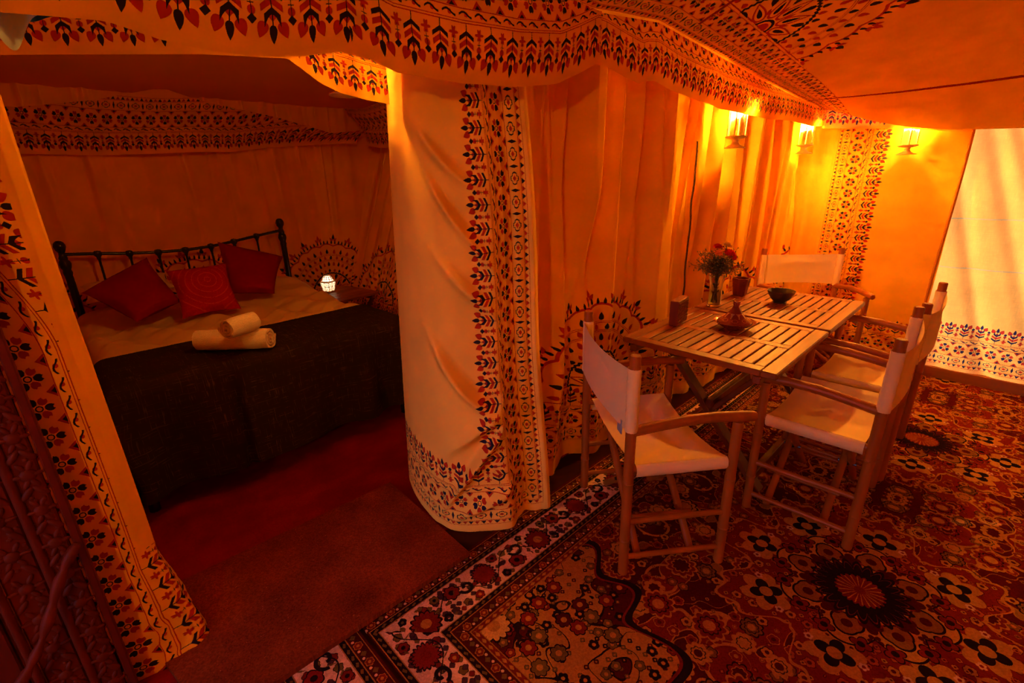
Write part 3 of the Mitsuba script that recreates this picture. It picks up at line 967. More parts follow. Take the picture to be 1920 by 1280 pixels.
def f_curtain(s, t):
    bx, by = smooth_path(CB, s)
    tx, ty = smooth_path(CT, s)
    hem = lerp(s, [0, 0.5, 0.66, 0.72, 1], [0.034, 0.034, 0.034, 0.036, 0.036])
    z = hem + (1.86 - hem) * t
    k = t ** 1.1
    x, y = bx * (1 - k) + tx * k, by * (1 - k) + ty * k
    arc = lerp(s, np.linspace(0, 1, len(CB)), CLEN)
    # outward across the front face
    nx, ny = -0.72, -0.69
    d = 0
    for c, z0, sl, a, w in ((0.33, 1.50, -0.5, 0.022, 0.05), (0.38, 1.30, -0.75, 0.026, 0.055), (0.42, 1.06, -0.55, 0.022, 0.06), (0.36, 0.72, -0.7, 0.034, 0.075), (0.45, 0.55, 0.5, 0.028, 0.07), (0.40, 0.36, 0.9, 0.030, 0.06), (0.47, 0.20, 0.4, 0.022, 0.05)):
        c = c + 0.11
        q = (z - z0) - sl * (s - c) * 1.5
        d = d + 2.0 * a * np.exp(-(q / (0.52 * w)) ** 2) * np.exp(-((s - c) / 0.13) ** 2)
    d = d + 0.030 * np.exp(-((z - 0.55) / 0.42) ** 2) * np.exp(-((s - 0.52) / 0.22) ** 2)
    d = d + 0.012 * nz(s * 7, z * 2.2, 1.4, 3) + 0.012 * np.sin(s * 60) * np.clip((s - 0.68) / 0.1, 0, 1) * np.clip(1.2 - np.abs(z - 0.9), 0, 1)
    x, y = x + nx * d, y + ny * d
    wob = 0.010 * np.sin(z * 5 + 1) * np.clip((s - 0.5) / 0.2, 0, 1)
    return (x + wob, y, z), ((CLEN[-1] - arc) * 1.02, z - hem)


sheet('front_curtain', f_curtain, 200, 260, 'curtain_cloth', label='heavy pale orange curtain with printed border, gathered at the corner between bedroom and table', category='curtain')


def f_flap(s, t):
    z = 1.705 * t
    low = np.clip(0.36 - z, 0, 1)
    X = np.array([-0.20, -0.11, -0.04, 0.0, 0.028, 0.03, 0.02])
    Y = np.array([1.585, 1.59, 1.583, 1.588, 1.605, 1.66, 1.74])
    k = np.linspace(0, 1, len(X))
    x, y = lerp(s, k, X), lerp(s, k, Y)
    x = x + 0.20 * low * np.clip((s - 0.1) / 0.6, 0, 1) + 0.004 * np.sin(z * 4)
    y = y - 0.12 * low ** 1.2 * np.sin(math.pi * s) + 0.02 * nz(s * 4, z * 6, 2.2, 5) * np.clip(low * 6, 0, 1)
    x = x + 0.03 * nz(s * 3, z * 8, 2, 6) * np.clip(low * 8 - 0.6, 0, 1)
    fold_in = np.clip(z - 1.0, 0, 1) * 0.02
    x = x - fold_in * np.exp(-((s - 0.7) / 0.2) ** 2)
    arc = lerp(s, k, np.concatenate([[0], np.cumsum(np.hypot(np.diff(X), np.diff(Y)))]))
    return (x, y, z + 0.006), (arc - 0.075, z)


sheet('door_flap', f_flap, 90, 220, 'flap_cloth', label='narrow printed orange curtain flap at the left edge, in front of the carved screen', category='curtain')

# pale cloth tail caught over the beam, top left
tl = thing('cloth_tail', 'bluish white cloth tail poking out below the pelmet in the top left corner', 'cloth')
sheet(tl + '__tail', lambda s, t: ((-0.06 + 0.175 * s - 0.05 * t * (s - 0.6), 1.26 + 0.02 * np.sin(s * 11), 1.80 - t * (0.075 + 0.055 * np.exp(-((s - 0.66) / 0.20) ** 2))), (s, t)), 30, 16, 'white_cloth')
sheet(tl + '__trim', lambda s, t: ((0.085 + 0.05 * s, 1.262 + 0.006 * np.sin(s * 9), 1.79 - 0.055 * t - 0.02 * (1 - s) * t), (s, t)), 10, 8, 'blue_trim', label='blue edge')

# ------------------------------------------------------------------ carpets on the floor
def slab(key, poly, z0, z1, uvf, bsdf, n=(2, 2), **k):
    """Thin carpet with an edge: poly is four corners in order."""
    P = np.array(poly, float)

    def top(s, t):
        a = P[0][:, None, None] * (1 - s) * (1 - t) + P[1][:, None, None] * s * (1 - t) + P[2][:, None, None] * s * t + P[3][:, None, None] * (1 - s) * t
        return (a[0], a[1], z1 + 0 * s + 0.004 * nz(a[0] * 3, a[1] * 3, 1.0, 2) * (n[0] > 2)), uvf(a[0], a[1])
    m, uv = grid(top, *n)
    m = tri(m)
    c = np.vstack([np.c_[P, np.full(4, z1)], np.c_[P, np.full(4, z0)]])
    f = np.vstack([[[i, (i + 1) % 4 + 4, (i + 1) % 4], [i, i + 4, (i + 1) % 4 + 4]] for i in range(4)])
    v = np.vstack([m.vertices, c])
    uv2 = np.vstack([uv, np.stack(uvf(c[:, 0], c[:, 1]), -1)])
    put(key, trimesh.Trimesh(v, np.vstack([m.faces, f + len(m.vertices)]), process=False), bsdf, False, uv2, **k)


slab('persian_rug', [(0.470, 1.27), (0.470, -1.07), (4.36, -1.07), (4.36, 1.27)], 0.0, 0.008, lambda x, y: (x, y - 0.10), 'rug_pile', label='large red and gold Persian carpet under the table and chairs', category='rug')
slab('persian_rug', [(-1.6, 1.262), (-1.6, -1.9), (0.468, -1.9), (0.455, 1.262)], 0.0, 0.012, lambda x, y: (0.42 + 0.435 + 0.025 - x, y - 0.10 - 0.6), 'rug_pile', label='second Persian rug at the bottom edge, left of the large carpet and below the mat', category='rug')
put('bedroom_carpet', rbox(-0.44, 1.43, 0.0, 2.02, 4.5, 0.006, 0.002), 'red_carpet_pile', label='plain deep red carpet on the bedroom floor in front of the bed', category='carpet')
slab('door_mat', [(-0.10, 1.91), (0.02, 1.25), (0.93, 1.235), (0.955, 1.875)], 0.0125, 0.030, lambda x, y: (x, y), 'mat_pile', n=(20, 20), label='plain rust brown mat lying across the bedroom threshold', category='mat')

# ================================================================== LANTERNS
def lantern(x, y, z, label, group='hanging lanterns', chain_to=None, power=None):
    """Six-sided hanging lantern, z its lowest point; the frosted panes glow."""
    t = thing('hanging_lantern', label, 'lantern', group)
    R, z0, z1 = 0.050, 0.062, 0.225
    put(t + '__foot', lathe([(0.0, 0.0), (0.055, 0.0), (0.056, 0.004), (0.044, 0.009), (0.022, 0.020), (0.015, 0.032), (0.020, 0.044), (0.053, 0.053), (0.058, 0.058), (0.056, 0.063), (0.0, 0.064)], 28, (x, y, z)), 'lantern_brass', 40)
    cs = [(x + R * math.cos(a), y + R * math.sin(a)) for a in (math.radians(60 * k + 12) for k in range(6))]
    for k in range(6):
        (ax, ay), (bx, by) = cs[k], cs[(k + 1) % 6]
        put(t + '__corner_bar', tube([(ax, ay, z + z0), (ax, ay, z + z1)], 0.0034, 6), 'lantern_brass', True)
        i0, i1 = 0.96, 0.04
        pa, pb = (ax * i0 + bx * i1, ay * i0 + by * i1), (ax * i1 + bx * i0, ay * i1 + by * i0)
        v = [(*pa, z + z0 + 0.002), (*pb, z + z0 + 0.002), (*pb, z + z1 - 0.002), (*pa, z + z1 - 0.002)]
        put(t + '__pane', trimesh.Trimesh(v, [[0, 1, 2], [0, 2, 3]], process=False), 'lantern_glass', label='clear glass pane' if k == 0 else None)
    put(t + '__bulb', ball((x, y, z + 0.178), 0.022, 2, (1, 1, 1.15)), 'frosted', True, label='lit bulb', emitter={'type': 'area', 'radiance': {'type': 'rgb', 'value': list(power or LAMP)}})
    put(t + '__bulb_holder', lathe([(0.0, z1 + 0.004), (0.012, z1 + 0.002), (0.012, 0.2035), (0.0, 0.2035)], 12, (x, y, z)), 'lantern_brass', 40)
    put(t + '__roof', lathe([(0.0, z1 - 0.001), (0.058, z1), (0.060, z1 + 0.004), (0.050, z1 + 0.010), (0.028, z1 + 0.034), (0.016, z1 + 0.046), (0.016, z1 + 0.054), (0.0, z1 + 0.058)], 24, (x, y, z)), 'lantern_brass', 40)
    top = z + z1 + 0.056
    end = chain_to or top + 0.05
    put(t + '__hanger', tube([(x, y, top), (x, y, (top + end) / 2), (x, y, end)], 0.0028, 6), 'black_iron', True)


scene['lantern_glass'] = {'type': 'mask', 'opacity': 0.10, 'bsdf': {'type': 'twosided', 'bsdf': {'type': 'roughconductor', 'alpha': 0.15, 'specular_reflectance': {'type': 'rgb', 'value': [0.9, 0.85, 0.7]}}}}
scene['frosted'] = {'type': 'diffuse', 'reflectance': {'type': 'rgb', 'value': [0.5, 0.4, 0.25]}}
lantern(2.900, 1.185, 1.560, 'glowing lantern nearest the front curtain, hanging over the flower vase')
lantern(4.115, 1.185, 1.544, 'middle one of the three glowing lanterns, over the far end of the table')
lantern(4.345, 0.620, 1.517, 'glowing lantern on the right hand wall panel, rightmost of the three')
lantern(0.90, 1.745, 1.722, 'lantern behind the inner pelmet, lighting the bed from beside the front curtain', power=LAMP4)
for lx, ly in FILL_LANTERNS:  # out of view, added as warm fill for the curtain and near side
    lantern(lx, ly, 1.54, 'unseen lantern added behind the camera to fill the near side with light', 'added fill lanterns behind the camera', power=[FILLP * c for c in LAMP])

cd = put('drawstring_cord', cat([tube([(2.90 - 0.16 + 0.004 * math.sin(k * 1.7), 1.325 + 0.003 * math.cos(k), 1.60 - 0.052 * k) for k in range(19)], 0.0055, 6)]), 'dark_cord', True,
         label='thin dark cord hanging down the back wall below the first lantern', category='cord')

# ================================================================== TABLE
TX = ((1.832, 2.520), (2.545, 3.250))
TY0, TY1, TZ = 0.492, 1.158, 0.73
tb = thing('folding_table', 'slatted teak folding dining table in two leaves with crossed legs', 'table')
for x0, x1 in TX:
    for ya, yb in ((TY0, TY0 + 0.058), (TY1 - 0.058, TY1)):
        put(tb + '__side_rail', rbox(x0, ya, TZ - 0.026, x1, yb, TZ, 0.004), 'teak_slat_1')
    xm = (x0 + x1) / 2
    for xa, xb in ((x0 + 0.0005, x0 + 0.052), (xm - 0.024, xm + 0.024), (x1 - 0.052, x1 - 0.0005)):
        put(tb + '__cross_rail', rbox(xa, TY0 + 0.0585, TZ - 0.026, xb, TY1 - 0.0585, TZ - 0.0002, 0.003), 'teak_rail')
    n = 12
    w = (TY1 - TY0 - 0.117) / n
    for xa, xb in ((x0 + 0.0525, xm - 0.0245), (xm + 0.0245, x1 - 0.0525)):
        for k in range(n):
            y = TY0 + 0.0585 + w * k
            put(tb + '__slat', rbox(xa, y + 0.0035, TZ - 0.020, xb, y + w - 0.0035, TZ - 0.0005, 0.0022), f'teak_slat_{RNG.integers(3)}')
for x in (2.13, 2.98):
    for k, (ya, yb) in enumerate(((0.56, 1.10), (1.10, 0.56))):
        dx = 0.014 if k else -0.014
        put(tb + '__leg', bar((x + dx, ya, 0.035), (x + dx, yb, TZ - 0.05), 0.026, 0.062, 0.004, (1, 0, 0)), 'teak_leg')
    for y in (0.56, 1.10):
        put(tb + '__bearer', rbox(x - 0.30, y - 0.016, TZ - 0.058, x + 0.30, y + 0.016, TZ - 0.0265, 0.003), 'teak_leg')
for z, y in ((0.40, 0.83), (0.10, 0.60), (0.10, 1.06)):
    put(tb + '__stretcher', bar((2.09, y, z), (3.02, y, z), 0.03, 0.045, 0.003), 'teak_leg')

# ================================================================== CHAIRS
CW, CD = 0.270, 0.385
canes = {
    'rear_post': [bamboo((0, s * CW, 0), (-0.006, s * CW, 0.885), 0.0185, (0.18, 0.46, 0.72)) for s in (-1, 1)],
    'front_post': [bamboo((CD, s * CW, 0), (CD, s * CW, 0.612), 0.0180, (0.27, 0.62)) for s in (-1, 1)],
    'armrest': [bamboo((0.005, s * CW, 0.612 + 0.012), (0.20, s * CW, 0.634), 0.0185, (0.55,)) for s in (-1, 1)],
    'seat_rail': [bamboo((0.0, s * (CW - 0.004), 0.455), (CD, s * (CW - 0.004), 0.455), 0.0130, (0.3, 0.75)) for s in (-1, 1)],
    'upper_rung': [bamboo((0, s * CW, 0.235), (CD, s * CW, 0.235), 0.0110, (0.45,)) for s in (-1, 1)],
    'lower_rung': [bamboo((0, s * CW, 0.075), (CD, s * CW, 0.075), 0.0105, (0.5,)) for s in (-1, 1)],
    'cross_leg': [bamboo((x + 0.014 * s, s * (CW - 0.028), 0.030), (x + 0.014 * s, -s * (CW - 0.055), 0.425), 0.0150, (0.3, 0.72)) for x in (0.085, 0.300) for s in (-1, 1)],
    'cross_rung': [bamboo((0.07, s * 0.155, z), (0.315, s * 0.155, z), 0.0095, (0.5,)) for s, z in ((-1, 0.155), (1, 0.155))],
}


def arm(s):
    p = np.array([(-0.012, 0.606), (0.10, 0.622), (0.20, 0.634), (0.30, 0.637), (0.40, 0.632), (0.445, 0.628)])
    ts = np.linspace(0, 1, 30)
    x, z = lerp(ts, np.linspace(0, 1, 6), p[:, 0]), lerp(ts, np.linspace(0, 1, 6), p[:, 1])
    r = 0.0185 * (1 + 0.10 * np.exp(-((ts - 0.42) / 0.012) ** 2) + 0.10 * np.exp(-((ts - 0.80) / 0.012) ** 2))
    r[0] = r[-1] = 0.016
    return tube(np.stack([x, np.full(30, s * CW), z], -1), r, 12)


canes['armrest'] = [arm(s) for s in (-1, 1)]


def f_back(s, t):
    a = (s - 0.5) * 2
    y = np.sign(a) * np.minimum(np.abs(a), 0.94) / 0.94 * CW
    z = 0.615 + 0.225 * t + 0.016 * (1 - a * a) * (t - 0.5) * -1
    x = -0.019 - 0.030 * np.cos(a * math.pi / 2) ** 0.8 * 1.0 + 0.010 * np.exp(-((t - 0.78 + 0.2 * np.abs(a)) / 0.12) ** 2) * np.exp(-(a / 0.5) ** 2)
    return (x, y, z), (s, t)


def back_canvas():
    m = tri(grid(f_back, 40, 14)[0])
    sl = []
    for s in (-1, 1):
        zs = np.linspace(0.612, 0.842, 14)
        sl.append(tube([(0.0 - 0.006 * z / 0.885, s * CW, z) for z in zs], 0.0225 + 0.0010 * np.sin(np.arange(14) * 2.1), 14, False))
    return m, sl


def f_seat(s, t):
    a = (s - 0.5) * 2
    y = a * (CW - 0.004)
    x = 0.022 + (CD - 0.044) * t
    z = 0.472 - 0.030 * (1 - a ** 2) ** 0.9 + 0.006 * np.sin(t * 17) * np.clip(1 - a * a, 0, 1) * (t > 0.35)
    return (x, y, z), (s, t)


seat_top = tri(grid(f_seat, 26, 24)[0])
back_mesh, sleeves = back_canvas()
CANVAS_PARTS = {'seat': [cat([seat_top])] + [], 'back_canvas': [cat([back_mesh, *sleeves])]}
hems = [tube([(0.022 + (CD - 0.044) * k / 10, s * (CW - 0.004), 0.452 - 0.014) for k in range(11)], 0.0, 6) for s in (-1, 1)]
wraps = []
for s in (-1, 1):
    ang = np.linspace(-0.2, math.pi * 1.15, 14)
    wraps.append(tri(grid(lambda u, v, s=s: ((0.022 + (CD - 0.044) * u, s * (CW - 0.004) + s * 0.0165 * np.sin(-0.3 + v * 3.7), 0.455 + 0.0165 * np.cos(-0.3 + v * 3.7) - 0.022 * v ** 2), (u, v)), 8, 14)[0]))
CANVAS_PARTS['seat'] = [cat([seat_top, *wraps])]
CHAIR = {}
for name, ms in canes.items():
    CHAIR[name] = [mikit.ply(m, 'bamboo', 50) for m in ms]
CHAIR['seat'] = [mikit.ply(m, 'canvas', True) for m in CANVAS_PARTS['seat']]
CHAIR['back_canvas'] = [mikit.ply(m, 'canvas', True) for m in CANVAS_PARTS['back_canvas']]
CHAIR['pivot_bolt'] = [mikit.ply(cat([ball((x, 0, 0.228), 0.012, 1), tube([(x - 0.034, 0, 0.228), (x + 0.034, 0, 0.228)], 0.006, 8)]), 'black_iron', 40) for x in (0.085, 0.300)]
TAG = mikit.ply(rbox(-0.0555, -0.232, 0.585, -0.051, -0.200, 0.640, 0.001), 'grey_label')


def chair(x, y, deg, label, tagged=False):
    t = thing('director_chair', label, 'chair', 'bamboo director chairs around the table')
    M = T().translate([x, y, 0.008]).rotate([0, 0, 1], deg)
    for name, ds in CHAIR.items():
        for d in ds:
            scene[free(f'{t}__{name}')] = {**d, 'to_world': M}
    if tagged:
        scene[t + '__sewn_tag'] = {**mikit.ply(rbox(-0.030, -0.245, 0.585, -0.026, -0.205, 0.640, 0.001), 'grey_label'), 'to_world': M}
        labels[t + '__sewn_tag'] = {'label': 'small grey sewn tag'}


chair(1.449, 0.970, -37.0, 'bamboo director chair with a pale lilac-lit canvas back, nearest the front curtain', True)
chair(2.286, 0.197, 92.0, 'bamboo director chair on the near long side of the table, closer to the camera')
chair(2.915, 0.190, 90.0, 'bamboo director chair on the near long side of the table, farther from the camera')
chair(3.990, 1.040, 220.5, 'bamboo director chair at the far end of the table, facing the camera')

# ================================================================== ON THE TABLE
tg = thing('tagine', 'dark red glazed tagine with a conical lid and knob in the middle of the table', 'tagine')
TGX, TGY = 2.285, 0.835
TGS = (0.88, 0.76)
put(tg + '__dish', lathe([(0.0, 0.0), (0.046, 0.0), (0.050, 0.006), (0.085, 0.030), (0.106, 0.046), (0.108, 0.050), (0.104, 0.050), (0.080, 0.036), (0.0, 0.030)], 48, (TGX, TGY, TZ), TGS), 'tagine_glaze', 40, )
pr = np.array([(0.088, 0.046), (0.084, 0.052), (0.066, 0.066), (0.047, 0.086), (0.032, 0.108), (0.022, 0.128), (0.0165, 0.140), (0.015, 0.146)])
lm = lathe(pr, 64, (TGX, TGY, TZ), TGS)
ang = np.tile(np.arange(64) * 2 * np.pi / 64, len(pr))
put(tg + '__lid', lm, 'tagine_glaze', True, np.stack([ang, np.repeat((pr[:, 1] - 0.046) / 0.10, 64)], -1))
put(tg + '__knob', lathe([(0.0145, 0.145), (0.017, 0.158), (0.0185, 0.172), (0.017, 0.176), (0.010, 0.177), (0.006, 0.172), (0.0, 0.172)], 24, (TGX, TGY, TZ), TGS), 'tagine_glaze', 40)
bw = thing('bowl', 'small dark glazed bowl on the far leaf of the table', 'bowl')
put(bw + '__body', lathe([(0.030, 0.006), (0.048, 0.022), (0.064, 0.046), (0.072, 0.066), (0.0725, 0.069), (0.069, 0.068), (0.058, 0.045), (0.042, 0.025), (0.0, 0.016)], 48, (2.93, 0.838, TZ)), 'dark_glaze', 40)
put(bw + '__foot_ring', lathe([(0.0, 0.0), (0.034, 0.0), (0.035, 0.004), (0.031, 0.0075), (0.0, 0.0075)], 36, (2.93, 0.838, TZ)), 'dark_glaze', 40)

# carved blocks


def carve(px, py, pz, ux, uy, w, h, seed, n):
    """Relief of small leaf buds over a w x h face that starts at the point and runs along (ux, uy)."""
    r = np.random.default_rng(seed)
    out = []
    nx, ny = uy, -ux
    for i in range(n[0]):
        for j in range(n[1]):
            a, b = (i + 0.5) / n[0] * w, (j + 0.5) / n[1] * h
            m = trimesh.creation.icosphere(1, 1.0)
            m.vertices = m.vertices * V(0.5 * w / n[0], 0.004, 0.32 * h / n[1])
            m = move(m, ry=(0.7 if (i + j) % 2 else -0.7) + r.uniform(-0.2, 0.2))
            m = move(m, rz=math.atan2(uy, ux))
            m.apply_translation((px + ux * a, py + uy * a, pz + b))
            out.append(m)
    return cat(out)


bk = thing('carved_block', 'flat upright carved wooden block standing on the near left corner of the table', 'ornament')
B = rbox(0, 0, 0, 0.145, 0.042, 0.125, 0.003)
ba = math.radians(8)
put(bk + '__body', move(B, (2.125, 1.043, TZ), ba), 'block_wood')
put(bk + '__relief', carve(2.125 + 0.006 * math.cos(ba), 1.0425, TZ + 0.008, math.cos(ba), math.sin(ba), 0.133, 0.110, 3, (7, 6)), 'block_wood', 40, kind='stuff', label='carved leaf relief')
pt_ = thing('carved_pot', 'tapered carved wooden pot standing behind the flower vase', 'pot')
put(pt_ + '__body', lathe([(0.0, 0.0), (0.036, 0.0), (0.038, 0.004), (0.045, 0.05), (0.051, 0.098), (0.051, 0.104), (0.044, 0.104), (0.042, 0.09), (0.0, 0.085)], 6, (2.965, 1.075, TZ)), 'block_wood')
rl = []
for k in range(6):
    a0, a1 = k * math.pi / 3, (k + 1) * math.pi / 3
    for j in range(5):
        rr = (0.036 + 0.015 * (j + 0.5) / 5) * math.cos(math.pi / 6)
        for q in (-1, 0, 1):
            am = (a0 + a1) / 2
            m = ball((0, 0, 0), 1, 1, (0.003, 0.007, 0.006))
            m = move(m, (rr, q * 0.012, 0.012 + 0.085 * (j + 0.5) / 5))
            rl.append(move(m, (2.965, 1.075, TZ), am))
put(pt_ + '__relief', cat(rl), 'block_wood', 40, kind='stuff', label='carved relief')

# vase with flowers
VX, VY = 2.630, 1.085
vs = thing('glass_vase', 'clear glass vase holding flowers on the far side of the table', 'vase')
put(vs + '__glass', lathe([(0.0, 0.0), (0.034, 0.0), (0.037, 0.004), (0.034, 0.05), (0.033, 0.09), (0.038, 0.14), (0.047, 0.178), (0.0445, 0.178), (0.035, 0.14), (0.030, 0.09), (0.031, 0.05), (0.032, 0.012), (0.0, 0.010)], 40, (VX, VY, TZ)), 'clear_glass', 40)
put(vs + '__water', lathe([(0.0, 0.0105), (0.0310, 0.0125), (0.0302, 0.05), (0.0293, 0.085), (0.0, 0.085)], 32, (VX, VY, TZ)), 'vase_water', 40)
bq = thing('flower_bunch', 'bunch of red, yellow and orange flowers with dark sprigs standing in the glass vase', 'flowers')
r = np.random.default_rng(4)


def stem(a, tip, seed=0):
    return tube([(VX + 0.014 * math.cos(a), VY + 0.014 * math.sin(a), TZ + 0.016), (VX + 0.006 * math.cos(a + 2), VY + 0.006 * math.sin(a + 2), TZ + 0.14), tuple(np.array(tip) * 0.5 + V(VX, VY, TZ + 0.19) * 0.5), tip], 0.0022, 5)


def blossom(c, R, n, tilt=(0, 0)):
    """Dome of narrow petals pointing outwards, as on a chrysanthemum."""
    ms = []
    for i in range(n):
        el = math.asin(0.02 + 0.97 * (i + 0.5) / n)
        a = i * 2.39996
        p = trimesh.creation.icosphere(1, 1.0)
        ln = R * (1.0 - 0.25 * math.sin(el))
        p.vertices = p.vertices * V(ln * 0.5, R * 0.17, R * 0.06) + V(ln * 0.5, 0, 0)
        p.vertices[:, 2] += 0.20 * p.vertices[:, 0] ** 2 / R
        ms.append(move(move(p, ry=-el), (0, 0, 0), a))
    m = move(cat(ms), rx=tilt[0], ry=tilt[1])
    m.apply_translation(c)
    return m


tz = TZ + 0.275
heads = [((VX + 0.010, VY - 0.045, tz + 0.005), 0.046, 60, 'petal_red', (0.7, 0.0), 'large red bloom'), ((VX + 0.050, VY - 0.012, tz + 0.050), 0.033, 48, 'petal_yellow', (0.4, 0.2), 'yellow bloom'),
         ((VX - 0.046, VY - 0.010, tz + 0.020), 0.027, 40, 'petal_orange', (0.5, -0.4), 'orange bloom'), ((VX - 0.010, VY + 0.012, tz + 0.045), 0.032, 44, 'petal_red', (0.2, -0.1), 'red bloom'), ((VX + 0.058, VY - 0.050, tz - 0.010), 0.026, 40, 'petal_red', (0.8, 0.4), 'small red bloom')]
for k, (c, R, n, mt, tilt, lb) in enumerate(heads):
    b = put(bq + '__bloom', blossom(c, R, n, tilt), mt, True, label=lb)
    put(b + '__stalk', stem(k * 1.05, (c[0], c[1], c[2] - 0.004)), 'leaf_green', True)
sp, lf = [], []
for k in range(84):
    a, el = r.uniform(0, 2 * math.pi), r.uniform(0.35, 1.35)
    L = r.uniform(0.07, 0.165)
    base = V(VX, VY, TZ + 0.165)
    d = V(math.cos(a) * math.cos(el), math.sin(a) * math.cos(el), math.sin(el))
    tip = base + d * L
    sp.append(tube([base, base + d * L * 0.5 + V(0, 0, 0.006), tip], 0.0011, 4))
    for q in range(12):
        e = V(*r.normal(0, 1, 3))
        e /= np.linalg.norm(e)
        u = base + d * L * r.uniform(0.45, 1.0)
        en = u + e * r.uniform(0.012, 0.034)
        sp.append(tube([u, en], 0.0006, 3, False))
        lf.append(ball(en, 0.0034, 0, (1, 1, 1)))
for k in range(30):
    a, zz = r.uniform(0, 2 * math.pi), r.uniform(0.03, 0.24)
    m = trimesh.creation.icosphere(1, 1.0)
    m.vertices = m.vertices * V(0.022, 0.006, 0.0012)
    m = move(m, rx=r.uniform(-1, 1), ry=r.uniform(-1.5, -0.4), rz=a)
    rad = 0.006 if zz < 0.16 else 0.035
    m.apply_translation((VX + rad * math.cos(a), VY + rad * math.sin(a), TZ + zz))
    lf.append(m)
put(bq + '__sprigs', cat(sp), 'twig_brown', False, kind='stuff', label='fine dark sprigs')
put(bq + '__leaves', cat(lf), 'leaf_green', False, kind='stuff', label='small dark leaves')
for k in range(5):
    put(bq + '__stalk', stem(0.5 + k * 1.3, (VX + 0.03 * math.cos(k * 1.9), VY + 0.03 * math.sin(k * 1.9), TZ + 0.24)), 'leaf_green', True)

# ================================================================== BEDROOM
BX0, BX1, BY0, BY1 = 0.06, 1.47, 2.44, 4.33
HB = 4.36
bd = thing('bed', 'double bed with a black iron headboard of slim spindles', 'bed')
put(bd + '__mattress', rbox(BX0 + 0.02, BY0 + 0.03, 0.27, BX1 - 0.02, BY1 - 0.02, 0.555, 0.05), 'cotton_sheet', 40)
for x in (BX0, BX1 - 0.03):
    put(bd + '__side_rail', rbox(x, BY0 + 0.03, 0.20, x + 0.03, HB, 0.268, 0.004), 'black_iron')
put(bd + '__slat_base', rbox(BX0 + 0.031, BY0 + 0.03, 0.225, BX1 - 0.031, BY1, 0.2695, 0.004), 'teak_leg')
for x, y in ((BX0 + 0.03, BY0 + 0.07), (BX1 - 0.03, BY0 + 0.07)):
    put(bd + '__leg', tube([(x, y, 0.008), (x, y, 0.20)], 0.022, 12), 'black_iron', 40)
POST = [(0.0, 0.006), (0.025, 0.006), (0.027, 0.02), (0.022, 0.05), (0.022, 0.90), (0.026, 0.92), (0.022, 0.94), (0.029, 0.955), (0.033, 0.975), (0.029, 0.995), (0.021, 1.005), (0.025, 1.018), (0.018, 1.032), (0.016, 1.05), (0.020, 1.058), (0.027, 1.07), (0.032, 1.088), (0.032, 1.100), (0.026, 1.117), (0.014, 1.128), (0.0, 1.131)]
for x, dz in ((0.098, -0.028), (1.508, 0.010)):
    po = put(bd + '__post', lathe([(a, b + (dz if b > 0.5 else 0)) for a, b in POST], 28, (x, HB, 0)), 'black_iron', 40)
RX = [0.098, 0.278, 0.450, 0.618, 0.789, 0.962, 1.131, 1.305, 1.508]
RZ = [1.012, 0.997, 0.978, 0.966, 0.962, 0.970, 0.990, 1.015, 1.042]
xs = np.linspace(0.10, 1.505, 40)
from scipy.interpolate import PchipInterpolator
rz = PchipInterpolator(RX, RZ)
put(bd + '__top_rail', tube(np.stack([xs, np.full(40, HB), rz(xs)], -1), 0.0105, 12), 'black_iron', True)
put(bd + '__lower_rail', tube([(0.10, HB, 0.42), (1.505, HB, 0.42)], 0.010, 10), 'black_iron', True)
for x in RX[1:-1]:
    z = float(rz(x))
    s = put(bd + '__spindle', tube([(x, HB, 0.42), (x, HB, z)], 0.0075, 10), 'black_iron', True)
    put(s + '__knuckle', lathe([(0.0, z - 0.045), (0.010, z - 0.042), (0.012, z - 0.026), (0.022, z - 0.012), (0.024, z + 0.004), (0.019, z + 0.017), (0.0, z + 0.022)], 18, (x, HB, 0)), 'black_iron', 40)


def drape(x0, x1, y0, y1, zt, over_x0, over_x1, over_y0, seed, puff=0.0, rad=0.05, flare=0.10):
    """Cloth lying on a bed and hanging over its edges; uv in metres."""
    ax0, ax1, ay0 = x0 - over_x0, x1 + over_x1, y0 - over_y0

    def f(s, t):
        a, b = ax0 + (ax1 - ax0) * s, ay0 + (y1 - ay0) * t

        def wrap(d):
            """arc length beyond the edge -> (out, down)"""
            e = np.clip(d, 0, rad * math.pi / 2)
            rest = np.clip(d - rad * math.pi / 2, 0, 9)
            return rad * np.sin(e / rad) + rest * flare, rad * (1 - np.cos(e / rad)) + rest
        dl, dr_, df = np.clip(x0 + rad - a, 0, 9), np.clip(a - x1 + rad, 0, 9), np.clip(y0 + rad - b, 0, 9)
        ol, zl = wrap(dl)
        orr, zr = wrap(dr_)
        of, zf = wrap(df)
        x = np.clip(a, x0 + rad, x1 - rad) - ol + orr
        y = np.maximum(b, y0 + rad) - of
        z = zt - np.maximum(np.maximum(zl, zr), zf)
        hang = np.clip(np.maximum(np.maximum(dl, dr_), df) / 0.3, 0, 1)
        wv = nz(a * 1.7, b * 5, 2.6, seed) * puff + 0.03 * nz(a * 4, b * 1.2, 2.0, seed + 1) * hang
        z = z + wv * (1 - hang)
        y = y - hang * (df > 0) * 0.035 * np.sin(a * 13 + 2 * np.sin(a * 5)) * np.clip(df / 0.4, 0, 1)
        x = x + hang * (dr_ > 0) * 0.03 * np.sin(b * 15) - hang * (dl > 0) * 0.02 * np.sin(b * 15)
        return (x, y, np.maximum(z, 0.012)), (a, b)
    return f


